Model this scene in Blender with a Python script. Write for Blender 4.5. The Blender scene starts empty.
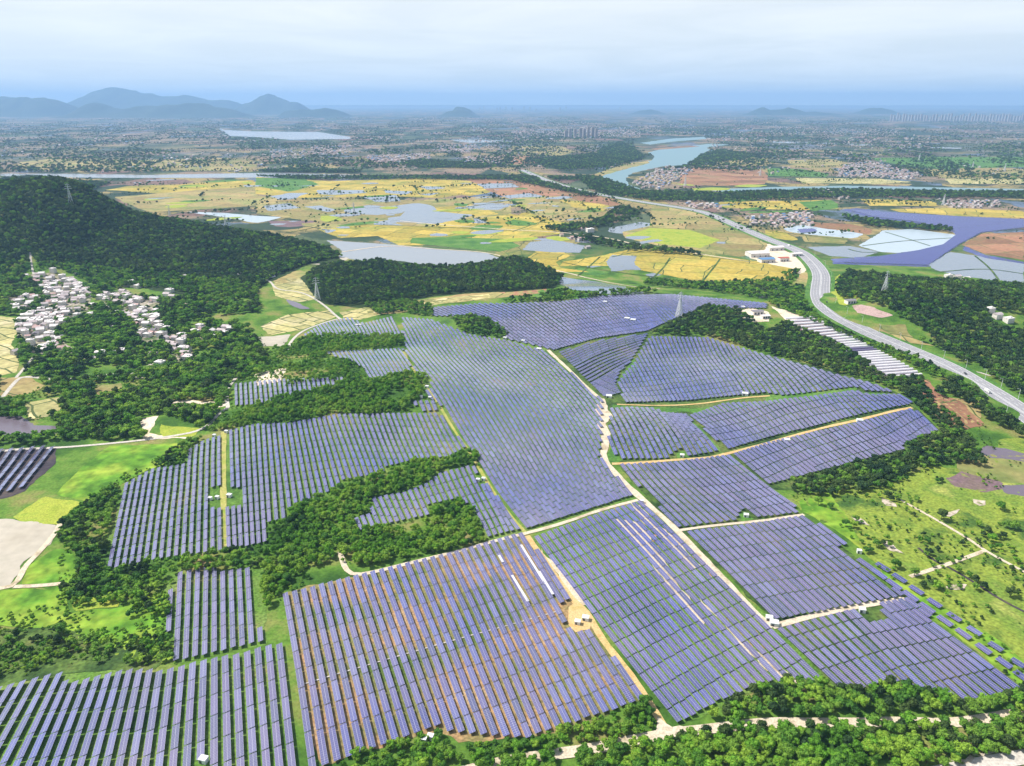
import bpy, bmesh, math, random
import numpy as np
from mathutils import Vector, Matrix
from mathutils.geometry import delaunay_2d_cdt
R = math.radians
rng = np.random.default_rng(7)
random.seed(7)
SC = bpy.context.scene
COL = SC.collection

# ------------------------------------------------------------------ camera, sky, sun, exposure
CAMH, F, PIT = 300.0, 731.0, R(21)
cam_d = bpy.data.cameras.new("camera"); cam = bpy.data.objects.new("camera", cam_d); COL.objects.link(cam)
cam.location = (0, 0, CAMH); cam.rotation_euler = (R(90) - PIT, 0, 0)
cam_d.sensor_fit = 'HORIZONTAL'; cam_d.sensor_width = 36; cam_d.lens = 36 * F / 1024
cam_d.clip_start = 1; cam_d.clip_end = 200000
SC.camera = cam
SUN_EL, SUN_AZ = R(52), R(-72)          # azimuth clockwise from +Y (the viewing direction)
w = bpy.data.worlds.new("World"); SC.world = w; w.use_nodes = True
nt = w.node_tree; N = nt.nodes; L = nt.links; N.clear()
wo = N.new('ShaderNodeOutputWorld'); bg = N.new('ShaderNodeBackground'); bg.inputs[1].default_value = 0.09
sky = N.new('ShaderNodeTexSky'); sky.sky_type = 'NISHITA'; sky.sun_disc = False
sky.sun_elevation = SUN_EL; sky.sun_rotation = SUN_AZ; sky.dust_density = 3.0; sky.air_density = 1.2
tc = N.new('ShaderNodeTexCoord')
# a thin overcast: project the view direction on a cloud plane
sep = N.new('ShaderNodeSeparateXYZ'); L.new(tc.outputs['Generated'], sep.inputs[0])
mz = N.new('ShaderNodeMath'); mz.operation = 'MAXIMUM'; mz.inputs[1].default_value = 0.0; L.new(sep.outputs[2], mz.inputs[0])
az = N.new('ShaderNodeMath'); az.operation = 'ADD'; az.inputs[1].default_value = 0.06; L.new(mz.outputs[0], az.inputs[0])
dx = N.new('ShaderNodeMath'); dx.operation = 'DIVIDE'; L.new(sep.outputs[0], dx.inputs[0]); L.new(az.outputs[0], dx.inputs[1])
dy = N.new('ShaderNodeMath'); dy.operation = 'DIVIDE'; L.new(sep.outputs[1], dy.inputs[0]); L.new(az.outputs[0], dy.inputs[1])
cmb = N.new('ShaderNodeCombineXYZ'); L.new(dx.outputs[0], cmb.inputs[0]); L.new(dy.outputs[0], cmb.inputs[1])
cn = N.new('ShaderNodeTexNoise'); cn.inputs['Scale'].default_value = 0.5; cn.inputs['Detail'].default_value = 8; cn.inputs['Roughness'].default_value = 0.58
cn.inputs['Distortion'].default_value = 0.6
L.new(cmb.outputs[0], cn.inputs['Vector'])
cr = N.new('ShaderNodeMapRange'); cr.inputs[1].default_value = 0.40; cr.inputs[2].default_value = 0.66; cr.inputs[3].default_value = 0.90; cr.inputs[4].default_value = 0.97
L.new(cn.outputs[0], cr.inputs[0])
cc = N.new('ShaderNodeValToRGB')
cc.color_ramp.elements[0].position = 0.35; cc.color_ramp.elements[0].color = (8.3, 8.9, 9.3, 1)
cc.color_ramp.elements[1].position = 0.72; cc.color_ramp.elements[1].color = (9.4, 9.7, 9.9, 1)
L.new(cn.outputs[0], cc.inputs[0])
mx = N.new('ShaderNodeMix'); mx.data_type = 'RGBA'
el = N.new('ShaderNodeMapRange'); el.inputs[1].default_value = 0.14; el.inputs[2].default_value = 0.42; el.inputs[3].default_value = 1.0; el.inputs[4].default_value = 0.15; L.new(mz.outputs[0], el.inputs[0])
em = N.new('ShaderNodeMath'); em.operation = 'MULTIPLY'; L.new(cr.outputs[0], em.inputs[0]); L.new(el.outputs[0], em.inputs[1]); L.new(em.outputs[0], mx.inputs[0]); L.new(sky.outputs[0], mx.inputs[6]); L.new(cc.outputs[0], mx.inputs[7])
hg = N.new('ShaderNodeValToRGB'); hg.color_ramp.elements[0].position = 0.0; hg.color_ramp.elements[0].color = (.85, .93, .99, 1); hg.color_ramp.elements[1].position = .12; hg.color_ramp.elements[1].color = (1, 1, 1, 1); L.new(mz.outputs[0], hg.inputs[0])
hm_ = N.new('ShaderNodeVectorMath'); hm_.operation = 'MULTIPLY'; L.new(mx.outputs[2], hm_.inputs[0]); L.new(hg.outputs[0], hm_.inputs[1]); L.new(hm_.outputs[0], bg.inputs[0]); L.new(bg.outputs[0], wo.inputs[0])
sl = bpy.data.lights.new("sun", 'SUN'); so = bpy.data.objects.new("sun", sl); COL.objects.link(so)
sl.energy = 5.0; sl.use_shadow = True; sl.angle = R(0.6); sl.color = (1, 0.95, 0.87)
sdir = Vector((math.sin(SUN_AZ) * math.cos(SUN_EL), math.cos(SUN_AZ) * math.cos(SUN_EL), math.sin(SUN_EL)))
so.rotation_euler = sdir.to_track_quat('Z', 'Y').to_euler(); so.location = (0, 0, 600)
vs = SC.view_settings; vs.view_transform = 'Standard'; vs.look = 'None'; vs.gamma = 1; vs.exposure = 0.32
SC.cycles.max_bounces = 4; SC.cycles.diffuse_bounces = 2; SC.cycles.glossy_bounces = 2; SC.cycles.transparent_max_bounces = 6
SC.cycles.volume_bounces = 1; SC.cycles.use_denoising = True
HAZE_DENS = 5.2e-5

# ------------------------------------------------------------------ terrain and pixel <-> ground
SP, CP = math.sin(PIT), math.cos(PIT)
def smooth(t): t = np.clip(t, 0, 1); return t * t * (3 - 2 * t)
def bump(x, y, cx, cy, rx, ry, h, rot=0):
    c, s = math.cos(rot), math.sin(rot); u = ((x - cx) * c + (y - cy) * s) / rx; v = (-(x - cx) * s + (y - cy) * c) / ry
    return h * smooth(1 - np.sqrt(u * u + v * v))
def _hash(i, j, k=0):
    n = np.sin(i * 127.1 + j * 311.7 + k * 74.7) * 43758.5453
    return n - np.floor(n)
def vnoise(x, y, k=0):
    i = np.floor(x); j = np.floor(y); u = smooth(x - i); v = smooth(y - j)
    return (_hash(i, j, k) * (1 - u) + _hash(i + 1, j, k) * u) * (1 - v) + (_hash(i, j + 1, k) * (1 - u) + _hash(i + 1, j + 1, k) * u) * v
def fnoise(x, y, k=0): return (vnoise(x, y, k) + .5 * vnoise(x * 2.1, y * 2.1, k + 1) + .25 * vnoise(x * 4.3, y * 4.3, k + 2)) / 1.75
RID_U = np.array([-60, 0, 30, 55, 80, 105, 130, 160, 200, 240, 280, 305, 330, 345])
RID_V = np.array([190, 181, 178, 179, 186, 200, 213, 220, 226, 232, 238, 243, 250, 256])
RY = 1640.0
_b = (383 - RID_V) / F; _t = RY / (CP + _b * SP)
RID_X = _t * (RID_U - 512) / F; RID_Z = np.maximum(CAMH + _t * (-SP + _b * CP) - 8, 0)
RID_X = np.concatenate([[-2600, -2000, -1600], RID_X, [RID_X[-1] + 50]]); RID_Z = np.concatenate([[0, 60, 110], RID_Z, [0]])
def H(x, y):
    x = np.asarray(x, float); y = np.asarray(y, float)
    z = np.zeros_like(x * y)
    rz = np.interp(x, RID_X, RID_Z)
    wf = 380 + 40 * np.sin(x / 90.0)
    dy_ = np.where(y < RY, (RY - y) / wf, (y - RY) / 300)
    rz = rz * smooth(1 - np.abs(dy_)) * (0.93 + .14 * fnoise(x / 120, y / 120, 3))
    bell = smooth(1 - np.abs(dy_)); z = z + np.maximum(rz - 60 * (bell * (1 - bell) * 4) * np.clip(rz / 90, 0, 1) * (fnoise(x / 85 + 9, y / 260, 13) - .35) * .8, 0)
    z = z + bump(x, y, 650, 1090, 330, 190, 34, .2)
    z = z + bump(x, y, 130, 1090, 420, 250, 24)
    z = z + bump(x, y, -170, 760, 260, 180, 10) + bump(x, y, -190, 230, 220, 190, 14)
    z = z + bump(x, y, 60, 640, 200, 160, 7) + bump(x, y, 380, 760, 260, 160, 10)
    m = smooth((1500 - y) / 300) * smooth((900 - np.abs(x)) / 200)
    z = z + m * (17.0 * (fnoise(x / 215 + 3.1, y / 215 + 1.7, 9) - .5) * (.35 + .65 * smooth((y - 380) / 250)))
    return z
def px2w(P, flat=False):
    P = np.atleast_2d(np.asarray(P, float)); a = (P[:, 0] - 512) / F; b = (383 - P[:, 1]) / F
    D = np.stack([a, CP + b * SP, -SP + b * CP], 1); D[:, 2] = np.minimum(D[:, 2], -0.002)
    tp = -CAMH / D[:, 2]
    if flat: return np.stack([D[:, 0] * tp, D[:, 1] * tp, 0 * tp], 1)
    out = np.zeros_like(D); n = 260
    for c in range(0, len(P), 4000):
        d = D[c:c + 4000]; tt = tp[c:c + 4000]
        S = np.linspace(.45, 1.002, n)[None, :] * tt[:, None]
        below = (CAMH + d[:, 2:3] * S) <= H(d[:, 0:1] * S, d[:, 1:2] * S)
        k = np.where(below.any(1), below.argmax(1), n - 1); k = np.maximum(k, 1)
        lo = S[np.arange(len(d)), k - 1]; hi = S[np.arange(len(d)), k]
        for _ in range(18):
            mid = (lo + hi) / 2; bl = (CAMH + d[:, 2] * mid) <= H(d[:, 0] * mid, d[:, 1] * mid)
            hi = np.where(bl, mid, hi); lo = np.where(bl, lo, mid)
        out[c:c + 4000] = d * hi[:, None]
    out[:, 2] = H(out[:, 0], out[:, 1])
    return out
def w2px(x, y, z):
    dz = z - CAMH; dep = y * CP - dz * SP; up = y * SP + dz * CP
    dep = np.where(dep > 1, dep, 1)
    return 512 + F * x / dep, 383 - F * up / dep
def inpoly(u, v, P):
    P = np.asarray(P, float); u = np.asarray(u); v = np.asarray(v); ins = np.zeros(u.shape, bool); j = len(P) - 1
    for i in range(len(P)):
        c = ((P[i, 1] > v) != (P[j, 1] > v)) & (u < (P[j, 0] - P[i, 0]) * (v - P[i, 1]) / (P[j, 1] - P[i, 1] + 1e-12) + P[i, 0]); ins ^= c; j = i
    return ins
def PP(s): return [tuple(float(q) for q in p.split(',')) for p in s.split()]

# ------------------------------------------------------------------ materials
def mat(name, col, rough=.9, spec=.2):
    m = bpy.data.materials.new(name); m.use_nodes = True; b = m.node_tree.nodes['Principled BSDF']
    b.inputs['Base Color'].default_value = (*col, 1); b.inputs['Roughness'].default_value = rough
    b.inputs['Specular IOR Level'].default_value = spec
    return m, m.node_tree.nodes, m.node_tree.links, b
def noise_mat(name, cols, scale=.02, rough=.9, detail=8, spec=.15, pos=None, fine=0.25, fscale=None, rr=.6):
    """world-space noise through a ramp of colours, times a finer brightness mottling"""
    m, n, l, b = mat(name, cols[0], rough, spec)
    g = n.new('ShaderNodeNewGeometry')
    t = n.new('ShaderNodeTexNoise'); t.inputs['Scale'].default_value = scale; t.inputs['Detail'].default_value = detail; t.inputs['Roughness'].default_value = rr
    l.new(g.outputs['Position'], t.inputs['Vector'])
    r = n.new('ShaderNodeValToRGB'); e = r.color_ramp.elements
    ps = pos or list(np.linspace(.35, .65, len(cols)))
    while len(e) < len(cols): e.new(.5)
    for k, c in enumerate(cols): e[k].position = ps[k]; e[k].color = (*c, 1)
    l.new(t.outputs[0], r.inputs[0])
    f = n.new('ShaderNodeTexNoise'); f.inputs['Scale'].default_value = fscale or scale * 12; f.inputs['Detail'].default_value = 5
    l.new(g.outputs['Position'], f.inputs['Vector'])
    mr = n.new('ShaderNodeMapRange'); mr.inputs[1].default_value = .3; mr.inputs[2].default_value = .7; mr.inputs[3].default_value = 1 - fine; mr.inputs[4].default_value = 1 + fine
    l.new(f.outputs[0], mr.inputs[0])
    mu = n.new('ShaderNodeVectorMath'); mu.operation = 'MULTIPLY'; l.new(r.outputs[0], mu.inputs[0]); l.new(mr.outputs[0], mu.inputs[1])
    l.new(mu.outputs[0], b.inputs['Base Color'])
    return m
M = {}
def cells(m, sx, sy, rot, amt=.3, edge=.035, ec=(.08, .11, .035)):
    '''small plots: each one a little lighter or darker, with thin dark bunds between them'''
    n = m.node_tree.nodes; l = m.node_tree.links; b = n['Principled BSDF']; src = b.inputs['Base Color'].links[0].from_socket
    g = n.new('ShaderNodeNewGeometry'); ns = n.new('ShaderNodeTexNoise'); ns.inputs['Scale'].default_value = .006; ns.inputs['Detail'].default_value = 3; l.new(g.outputs['Position'], ns.inputs['Vector'])
    va = n.new('ShaderNodeVectorMath'); va.operation = 'MULTIPLY_ADD'; va.inputs[1].default_value = (70, 70, 0); l.new(ns.outputs['Color'], va.inputs[0]); l.new(g.outputs['Position'], va.inputs[2])
    mp = n.new('ShaderNodeMapping'); mp.inputs['Rotation'].default_value = (0, 0, rot); l.new(va.outputs[0], mp.inputs[0])
    lo = n.new('ShaderNodeVectorMath'); lo.operation = 'MULTIPLY'; lo.inputs[1].default_value = (1 - amt, 1 - amt * .8, 1 - amt); l.new(src, lo.inputs[0])
    hi = n.new('ShaderNodeVectorMath'); hi.operation = 'MULTIPLY'; hi.inputs[1].default_value = (1 + amt * .6,) * 3; l.new(src, hi.inputs[0])
    m2 = n.new('ShaderNodeTexBrick'); l.new(mp.outputs[0], m2.inputs['Vector']); l.new(lo.outputs[0], m2.inputs['Color1']); l.new(hi.outputs[0], m2.inputs['Color2'])
    m2.inputs['Mortar'].default_value = (*ec, 1); m2.inputs['Scale'].default_value = 1; m2.inputs['Mortar Size'].default_value = 1.3; m2.inputs['Mortar Smooth'].default_value = .3; m2.inputs['Brick Width'].default_value = sx; m2.inputs['Row Height'].default_value = sy
    m2.offset = .37; m2.squash = .6; m2.squash_frequency = 3
    l.new(m2.outputs[0], b.inputs['Base Color']); return m
M['yellow'] = noise_mat('ripe_rice', [(.38, .28, .045), (.45, .34, .075), (.27, .27, .05)], .012)
M['pale'] = noise_mat('pale_field', [(.50, .42, .20), (.42, .38, .16), (.55, .47, .28)], .015)
M['tan'] = noise_mat('tan_field', [(.31, .22, .10), (.33, .27, .11), (.20, .23, .07)], .010)
M['brown'] = noise_mat('brown_field', [(.24, .12, .075), (.33, .17, .10), (.28, .19, .10)], .010)
M['green'] = noise_mat('green_field', [(.05, .14, .03), (.08, .19, .03), (.12, .22, .05)], .03, fine=.35)
M['bright'] = noise_mat('bright_grass', [(.05, .14, .012), (.11, .25, .02), (.19, .31, .03), (.25, .33, .04)], .028, fine=.4, fscale=.12)
M['lime'] = noise_mat('lime_grass', [(.24, .31, .03), (.33, .37, .05), (.18, .29, .03)], .04, fine=.3, fscale=.8)
M['meadow'] = noise_mat('rough_meadow', [(.03, .08, .018), (.065, .13, .022), (.22, .28, .04), (.13, .21, .03), (.31, .33, .08)], .018, pos=[.34, .42, .50, .6, .7], fine=.4, fscale=.5)
M['scrub'] = noise_mat('scrub_ground', [(.02, .05, .012), (.045, .09, .02), (.09, .15, .03), (.14, .15, .05)], .03, fine=.45, fscale=.4)
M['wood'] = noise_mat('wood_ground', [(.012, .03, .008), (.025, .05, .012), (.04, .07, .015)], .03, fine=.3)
M['soil'] = noise_mat('tan_soil', [(.09, .14, .03), (.20, .19, .07), (.36, .22, .11), (.42, .31, .18)], .022, pos=[.38, .48, .58, .68], fine=.4, fscale=.6)
M['soilgreen'] = noise_mat('soil_and_grass', [(.05, .12, .02), (.10, .20, .03), (.15, .22, .05), (.30, .21, .12)], .02, pos=[.38, .48, .62, .74], fine=.45, fscale=.6)
M['dark'] = noise_mat('dark_mud', [(.035, .03, .04), (.06, .05, .06), (.09, .07, .06)], .03)
M['mud'] = noise_mat('purple_mud', [(.13, .09, .11), (.18, .12, .13), (.16, .12, .10)], .03)
M['rose'] = noise_mat('rosy_rock', [(.38, .26, .24), (.46, .33, .30), (.30, .22, .18)], .06)
M['bare'] = noise_mat('stony_ground', [(.13, .18, .04), (.40, .34, .26), (.58, .50, .42)], .25, pos=[.38, .45, .6], fine=.3)
M['vground'] = noise_mat('village_yards', [(.06, .11, .03), (.22, .21, .13), (.44, .38, .33)], .06, pos=[.40, .50, .62], fine=.3, fscale=.5)
M['sand'] = noise_mat('bare_sand', [(.60, .50, .38), (.70, .60, .47), (.52, .44, .30)], .05)
M['grey'] = noise_mat('pale_earth', [(.40, .36, .29), (.45, .41, .34), (.34, .32, .25)], .012, fine=.08)
M['dirt'] = noise_mat('dirt_track', [(.52, .44, .32), (.60, .52, .40), (.40, .33, .22)], .08)
M['orange'] = noise_mat('orange_track', [(.50, .32, .12), (.58, .42, .20), (.44, .34, .12)], .08)
M['path'] = noise_mat('grassy_path', [(.30, .33, .06), (.40, .36, .12), (.22, .30, .04)], .06)
M['concrete'] = noise_mat('concrete_road', [(.46, .43, .38), (.54, .50, .45)], .05)
M['asphalt'] = noise_mat('road_asphalt', [(.27, .27, .29), (.31, .31, .33)], .03, fine=.08)
for k_, a_ in (('yellow', (85, 60, .4)), ('tan', (110, 85, .3)), ('brown', (130, 90, -.2)), ('pale', (45, 22, .6))): cells(M[k_], *a_)
M['white'] = mat('white_paint', (.78, .78, .76), .6)[0]
def water(name, col, rough=.12):
    m, n, l, b = mat(name, col, rough, .5)
    g = n.new('ShaderNodeNewGeometry'); t = n.new('ShaderNodeTexNoise'); t.inputs['Scale'].default_value = .15; t.inputs['Detail'].default_value = 6
    l.new(g.outputs['Position'], t.inputs['Vector'])
    bp = n.new('ShaderNodeBump'); bp.inputs['Strength'].default_value = .25; bp.inputs['Distance'].default_value = .6
    l.new(t.outputs[0], bp.inputs['Height']); l.new(bp.outputs[0], b.inputs['Normal'])
    return m
M['water'] = water('pond_water', (.17, .20, .24)); M['teal'] = water('river_water', (.14, .26, .28), .3)
M['muddy'] = water('muddy_water', (.15, .12, .15), .25); M['lake'] = water('lake_water', (.26, .28, .30), .2)
M['milky'] = water('pale_fish_pond', (.42, .50, .56), .3)
M['sheet'] = mat('painted_glare', (.58, .57, .60), .4)[0]  # pale colour standing in for sun glare on a few solar tables
M['solarblue'] = noise_mat('far_panel_blue', [(.028, .03, .14), (.042, .045, .24), (.10, .11, .28)], .005, .35, spec=.4); cells(M['solarblue'], 60, 35, .35, .25, ec=(.06, .07, .06))

def solar_mat(name, base, line):
    m, n, l, b = mat(name, base, .2, .7)
    uv = n.new('ShaderNodeUVMap'); s = n.new('ShaderNodeSeparateXYZ'); l.new(uv.outputs[0], s.inputs[0])
    def edge(o, wd):
        fr = n.new('ShaderNodeMath'); fr.operation = 'FRACT'; l.new(s.outputs[o], fr.inputs[0])
        a = n.new('ShaderNodeMath'); a.operation = 'SUBTRACT'; a.inputs[1].default_value = .5; l.new(fr.outputs[0], a.inputs[0])
        c = n.new('ShaderNodeMath'); c.operation = 'ABSOLUTE'; l.new(a.outputs[0], c.inputs[0])
        d = n.new('ShaderNodeMath'); d.operation = 'GREATER_THAN'; d.inputs[1].default_value = .5 - wd; l.new(c.outputs[0], d.inputs[0]); return d
    e1 = edge(0, .035); e2 = edge(1, .03)
    mxx = n.new('ShaderNodeMath'); mxx.operation = 'MAXIMUM'; l.new(e1.outputs[0], mxx.inputs[0]); l.new(e2.outputs[0], mxx.inputs[1])
    at = n.new('ShaderNodeAttribute'); at.attribute_name = 'tint'
    oi = n.new('ShaderNodeObjectInfo')
    ad = n.new('ShaderNodeMath'); ad.operation = 'ADD'; l.new(at.outputs['Fac'], ad.inputs[0]); l.new(oi.outputs['Random'], ad.inputs[1])
    frr = n.new('ShaderNodeMath'); frr.operation = 'FRACT'; l.new(ad.outputs[0], frr.inputs[0])
    rp = n.new('ShaderNodeValToRGB'); ee = rp.color_ramp.elements
    ee[0].position = 0; ee[0].color = (base[0] * .75, base[1] * .8, base[2] * .78, 1); ee[1].position = 1; ee[1].color = (base[0] * 1.3, base[1] * 1.3, base[2] * 1.25, 1)
    e_ = ee.new(.5); e_.color = (base[0] * 1.15, base[1] * .95, base[2] * .95, 1)
    l.new(frr.outputs[0], rp.inputs[0])
    # slow drift over the farm: blue to silvery, slope sheen painted into the panel colour
    g = n.new('ShaderNodeNewGeometry'); t = n.new('ShaderNodeTexNoise'); t.inputs['Scale'].default_value = .008; t.inputs['Detail'].default_value = 3
    l.new(g.outputs['Position'], t.inputs['Vector'])
    r2 = n.new('ShaderNodeValToRGB'); r2.color_ramp.elements[0].position = .36; r2.color_ramp.elements[0].color = (.72, .85, 1.2, 1); r2.color_ramp.elements[1].position = .56; r2.color_ramp.elements[1].color = (1.75, 1.6, 1.2, 1)
    l.new(t.outputs[0], r2.inputs[0])
    mm = n.new('ShaderNodeVectorMath'); mm.operation = 'MULTIPLY'; l.new(rp.outputs[0], mm.inputs[0]); l.new(r2.outputs[0], mm.inputs[1])
    mixc = n.new('ShaderNodeMix'); mixc.data_type = 'RGBA'; l.new(mxx.outputs[0], mixc.inputs[0]); l.new(mm.outputs[0], mixc.inputs[6]); mixc.inputs[7].default_value = (*line, 1)
    l.new(mixc.outputs[2], b.inputs['Base Color'])
    b.inputs['Coat Weight'].default_value = .85; b.inputs['Coat Roughness'].default_value = .1
    return m
M['panel'] = solar_mat('solar_glass', (.060, .067, .185), (.46, .46, .54))
M['steel'] = mat('galvanised_steel', (.38, .39, .41), .5, .5)[0]
M['back'] = mat('panel_backsheet', (.25, .25, .27), .7)[0]

def leaf_mat(name, cols, hz=.02):
    m, n, l, b = mat(name, cols[1], .75, .15)
    oi = n.new('ShaderNodeObjectInfo'); g = n.new('ShaderNodeNewGeometry')
    t = n.new('ShaderNodeTexNoise'); t.inputs['Scale'].default_value = hz; t.inputs['Detail'].default_value = 4; l.new(g.outputs['Position'], t.inputs['Vector'])
    t2 = n.new('ShaderNodeTexNoise'); t2.inputs['Scale'].default_value = .55; t2.inputs['Detail'].default_value = 3; l.new(g.outputs['Position'], t2.inputs['Vector'])
    a = n.new('ShaderNodeMath'); a.operation = 'MULTIPLY_ADD'; a.inputs[1].default_value = .34; l.new(oi.outputs['Random'], a.inputs[0])
    s0 = n.new('ShaderNodeMath'); s0.operation = 'MULTIPLY_ADD'; s0.inputs[1].default_value = .9; s0.inputs[2].default_value = -.22; l.new(t.outputs[0], s0.inputs[0])
    s1 = n.new('ShaderNodeMath'); s1.operation = 'MULTIPLY_ADD'; s1.inputs[1].default_value = .45; l.new(t2.outputs[0], s1.inputs[0]); l.new(s0.outputs[0], s1.inputs[2])
    l.new(s1.outputs[0], a.inputs[2])
    r = n.new('ShaderNodeValToRGB'); e = r.color_ramp.elements
    while len(e) < len(cols): e.new(.5)
    for k, c in enumerate(cols): e[k].position = .27 + .46 * k / (len(cols) - 1); e[k].color = (*c, 1)
    l.new(a.outputs[0], r.inputs[0]); l.new(r.outputs[0], b.inputs['Base Color'])
    tr = n.new('ShaderNodeBsdfTranslucent'); l.new(r.outputs[0], tr.inputs[0])
    ms = n.new('ShaderNodeMixShader'); ms.inputs[0].default_value = .25; l.new(b.outputs[0], ms.inputs[1]); l.new(tr.outputs[0], ms.inputs[2])
    l.new(ms.outputs[0], n['Material Output'].inputs[0])
    return m
LEAF_B = leaf_mat('bright_foliage', [(.04, .11, .012), (.09, .23, .02), (.15, .36, .03), (.26, .42, .045)])
LEAF_M = leaf_mat('mid_foliage', [(.026, .08, .02), (.055, .155, .025), (.10, .25, .03), (.18, .33, .04)])
LEAF_D = leaf_mat('dark_foliage', [(.016, .045, .024), (.028, .068, .028), (.048, .10, .03), (.085, .14, .035)])
BARK = mat('bark', (.10, .075, .05), .9)[0]

# ------------------------------------------------------------------ object helpers
def tag(o, label=None, cat=None, group=None, kind=None):
    if label: o['label'] = label
    if cat: o['category'] = cat
    if group: o['group'] = group
    if kind: o['kind'] = kind
    return o
def link(name, me, mats=(), parent=None, loc=None):
    o = bpy.data.objects.new(name, me); COL.objects.link(o)
    for m in mats: me.materials.append(m)
    if parent: o.parent = parent
    if loc is not None: o.location = loc
    return o
def mk(name, V, Fc, mi=None, uv=None):
    me = bpy.data.meshes.new(name); V = np.asarray(V, float)
    me.from_pydata(V.tolist() if len(V) < 4000 else V, [], Fc if isinstance(Fc, list) else Fc.tolist())
    if mi is not None: me.polygons.foreach_set('material_index', np.asarray(mi, np.int32))
    if uv is not None:
        ul = me.uv_layers.new(name='UVMap'); ul.data.foreach_set('uv', np.asarray(uv, np.float32).ravel())
    me.update(); return me
def empty(name, loc, rz=0):
    o = bpy.data.objects.new(name, None); COL.objects.link(o); o.location = loc; o.rotation_euler = (0, 0, rz); o.empty_display_size = .5; return o
class MB:
    def __init__(s): s.V = []; s.F = []; s.I = []
    def box(s, c, d, rz=0, mi=0):
        cx, cy, cz = c; a, b_, h = d[0] / 2, d[1] / 2, d[2] / 2; co, si = math.cos(rz), math.sin(rz); n = len(s.V)
        for z in (-h, h):
            for x, y in ((-a, -b_), (a, -b_), (a, b_), (-a, b_)): s.V.append((cx + x * co - y * si, cy + x * si + y * co, cz + z))
        s.F += [[n + 3, n + 2, n + 1, n], [n + 4, n + 5, n + 6, n + 7]] + [[n + k, n + (k + 1) % 4, n + 4 + (k + 1) % 4, n + 4 + k] for k in range(4)]; s.I += [mi] * 6
    def bar(s, p, q, w_, mi=0, n_=4, w2=None):
        p = Vector(p); q = Vector(q); d = (q - p).normalized(); u = d.orthogonal().normalized(); v = d.cross(u); n = len(s.V); w2 = w_ if w2 is None else w2
        for pt, r_ in ((p, w_), (q, w2)):
            for k in range(n_):
                a = 2 * math.pi * k / n_; s.V.append(tuple(pt + (u * math.cos(a) + v * math.sin(a)) * r_))
        s.F += [[n + k, n + (k + 1) % n_, n + n_ + (k + 1) % n_, n + n_ + k] for k in range(n_)] + [[n + k for k in range(n_ - 1, -1, -1)], [n + n_ + k for k in range(n_)]]; s.I += [mi] * (n_ + 2)
    def poly(s, pts, mi=0):
        n = len(s.V); s.V += [tuple(p) for p in pts]; s.F.append(list(range(n, n + len(pts)))); s.I.append(mi)
    def build(s, name, mats, parent=None, loc=None):
        return link(name, mk(name, s.V, s.F, s.I), mats if isinstance(mats, (list, tuple)) else [mats], parent, loc)

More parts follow.
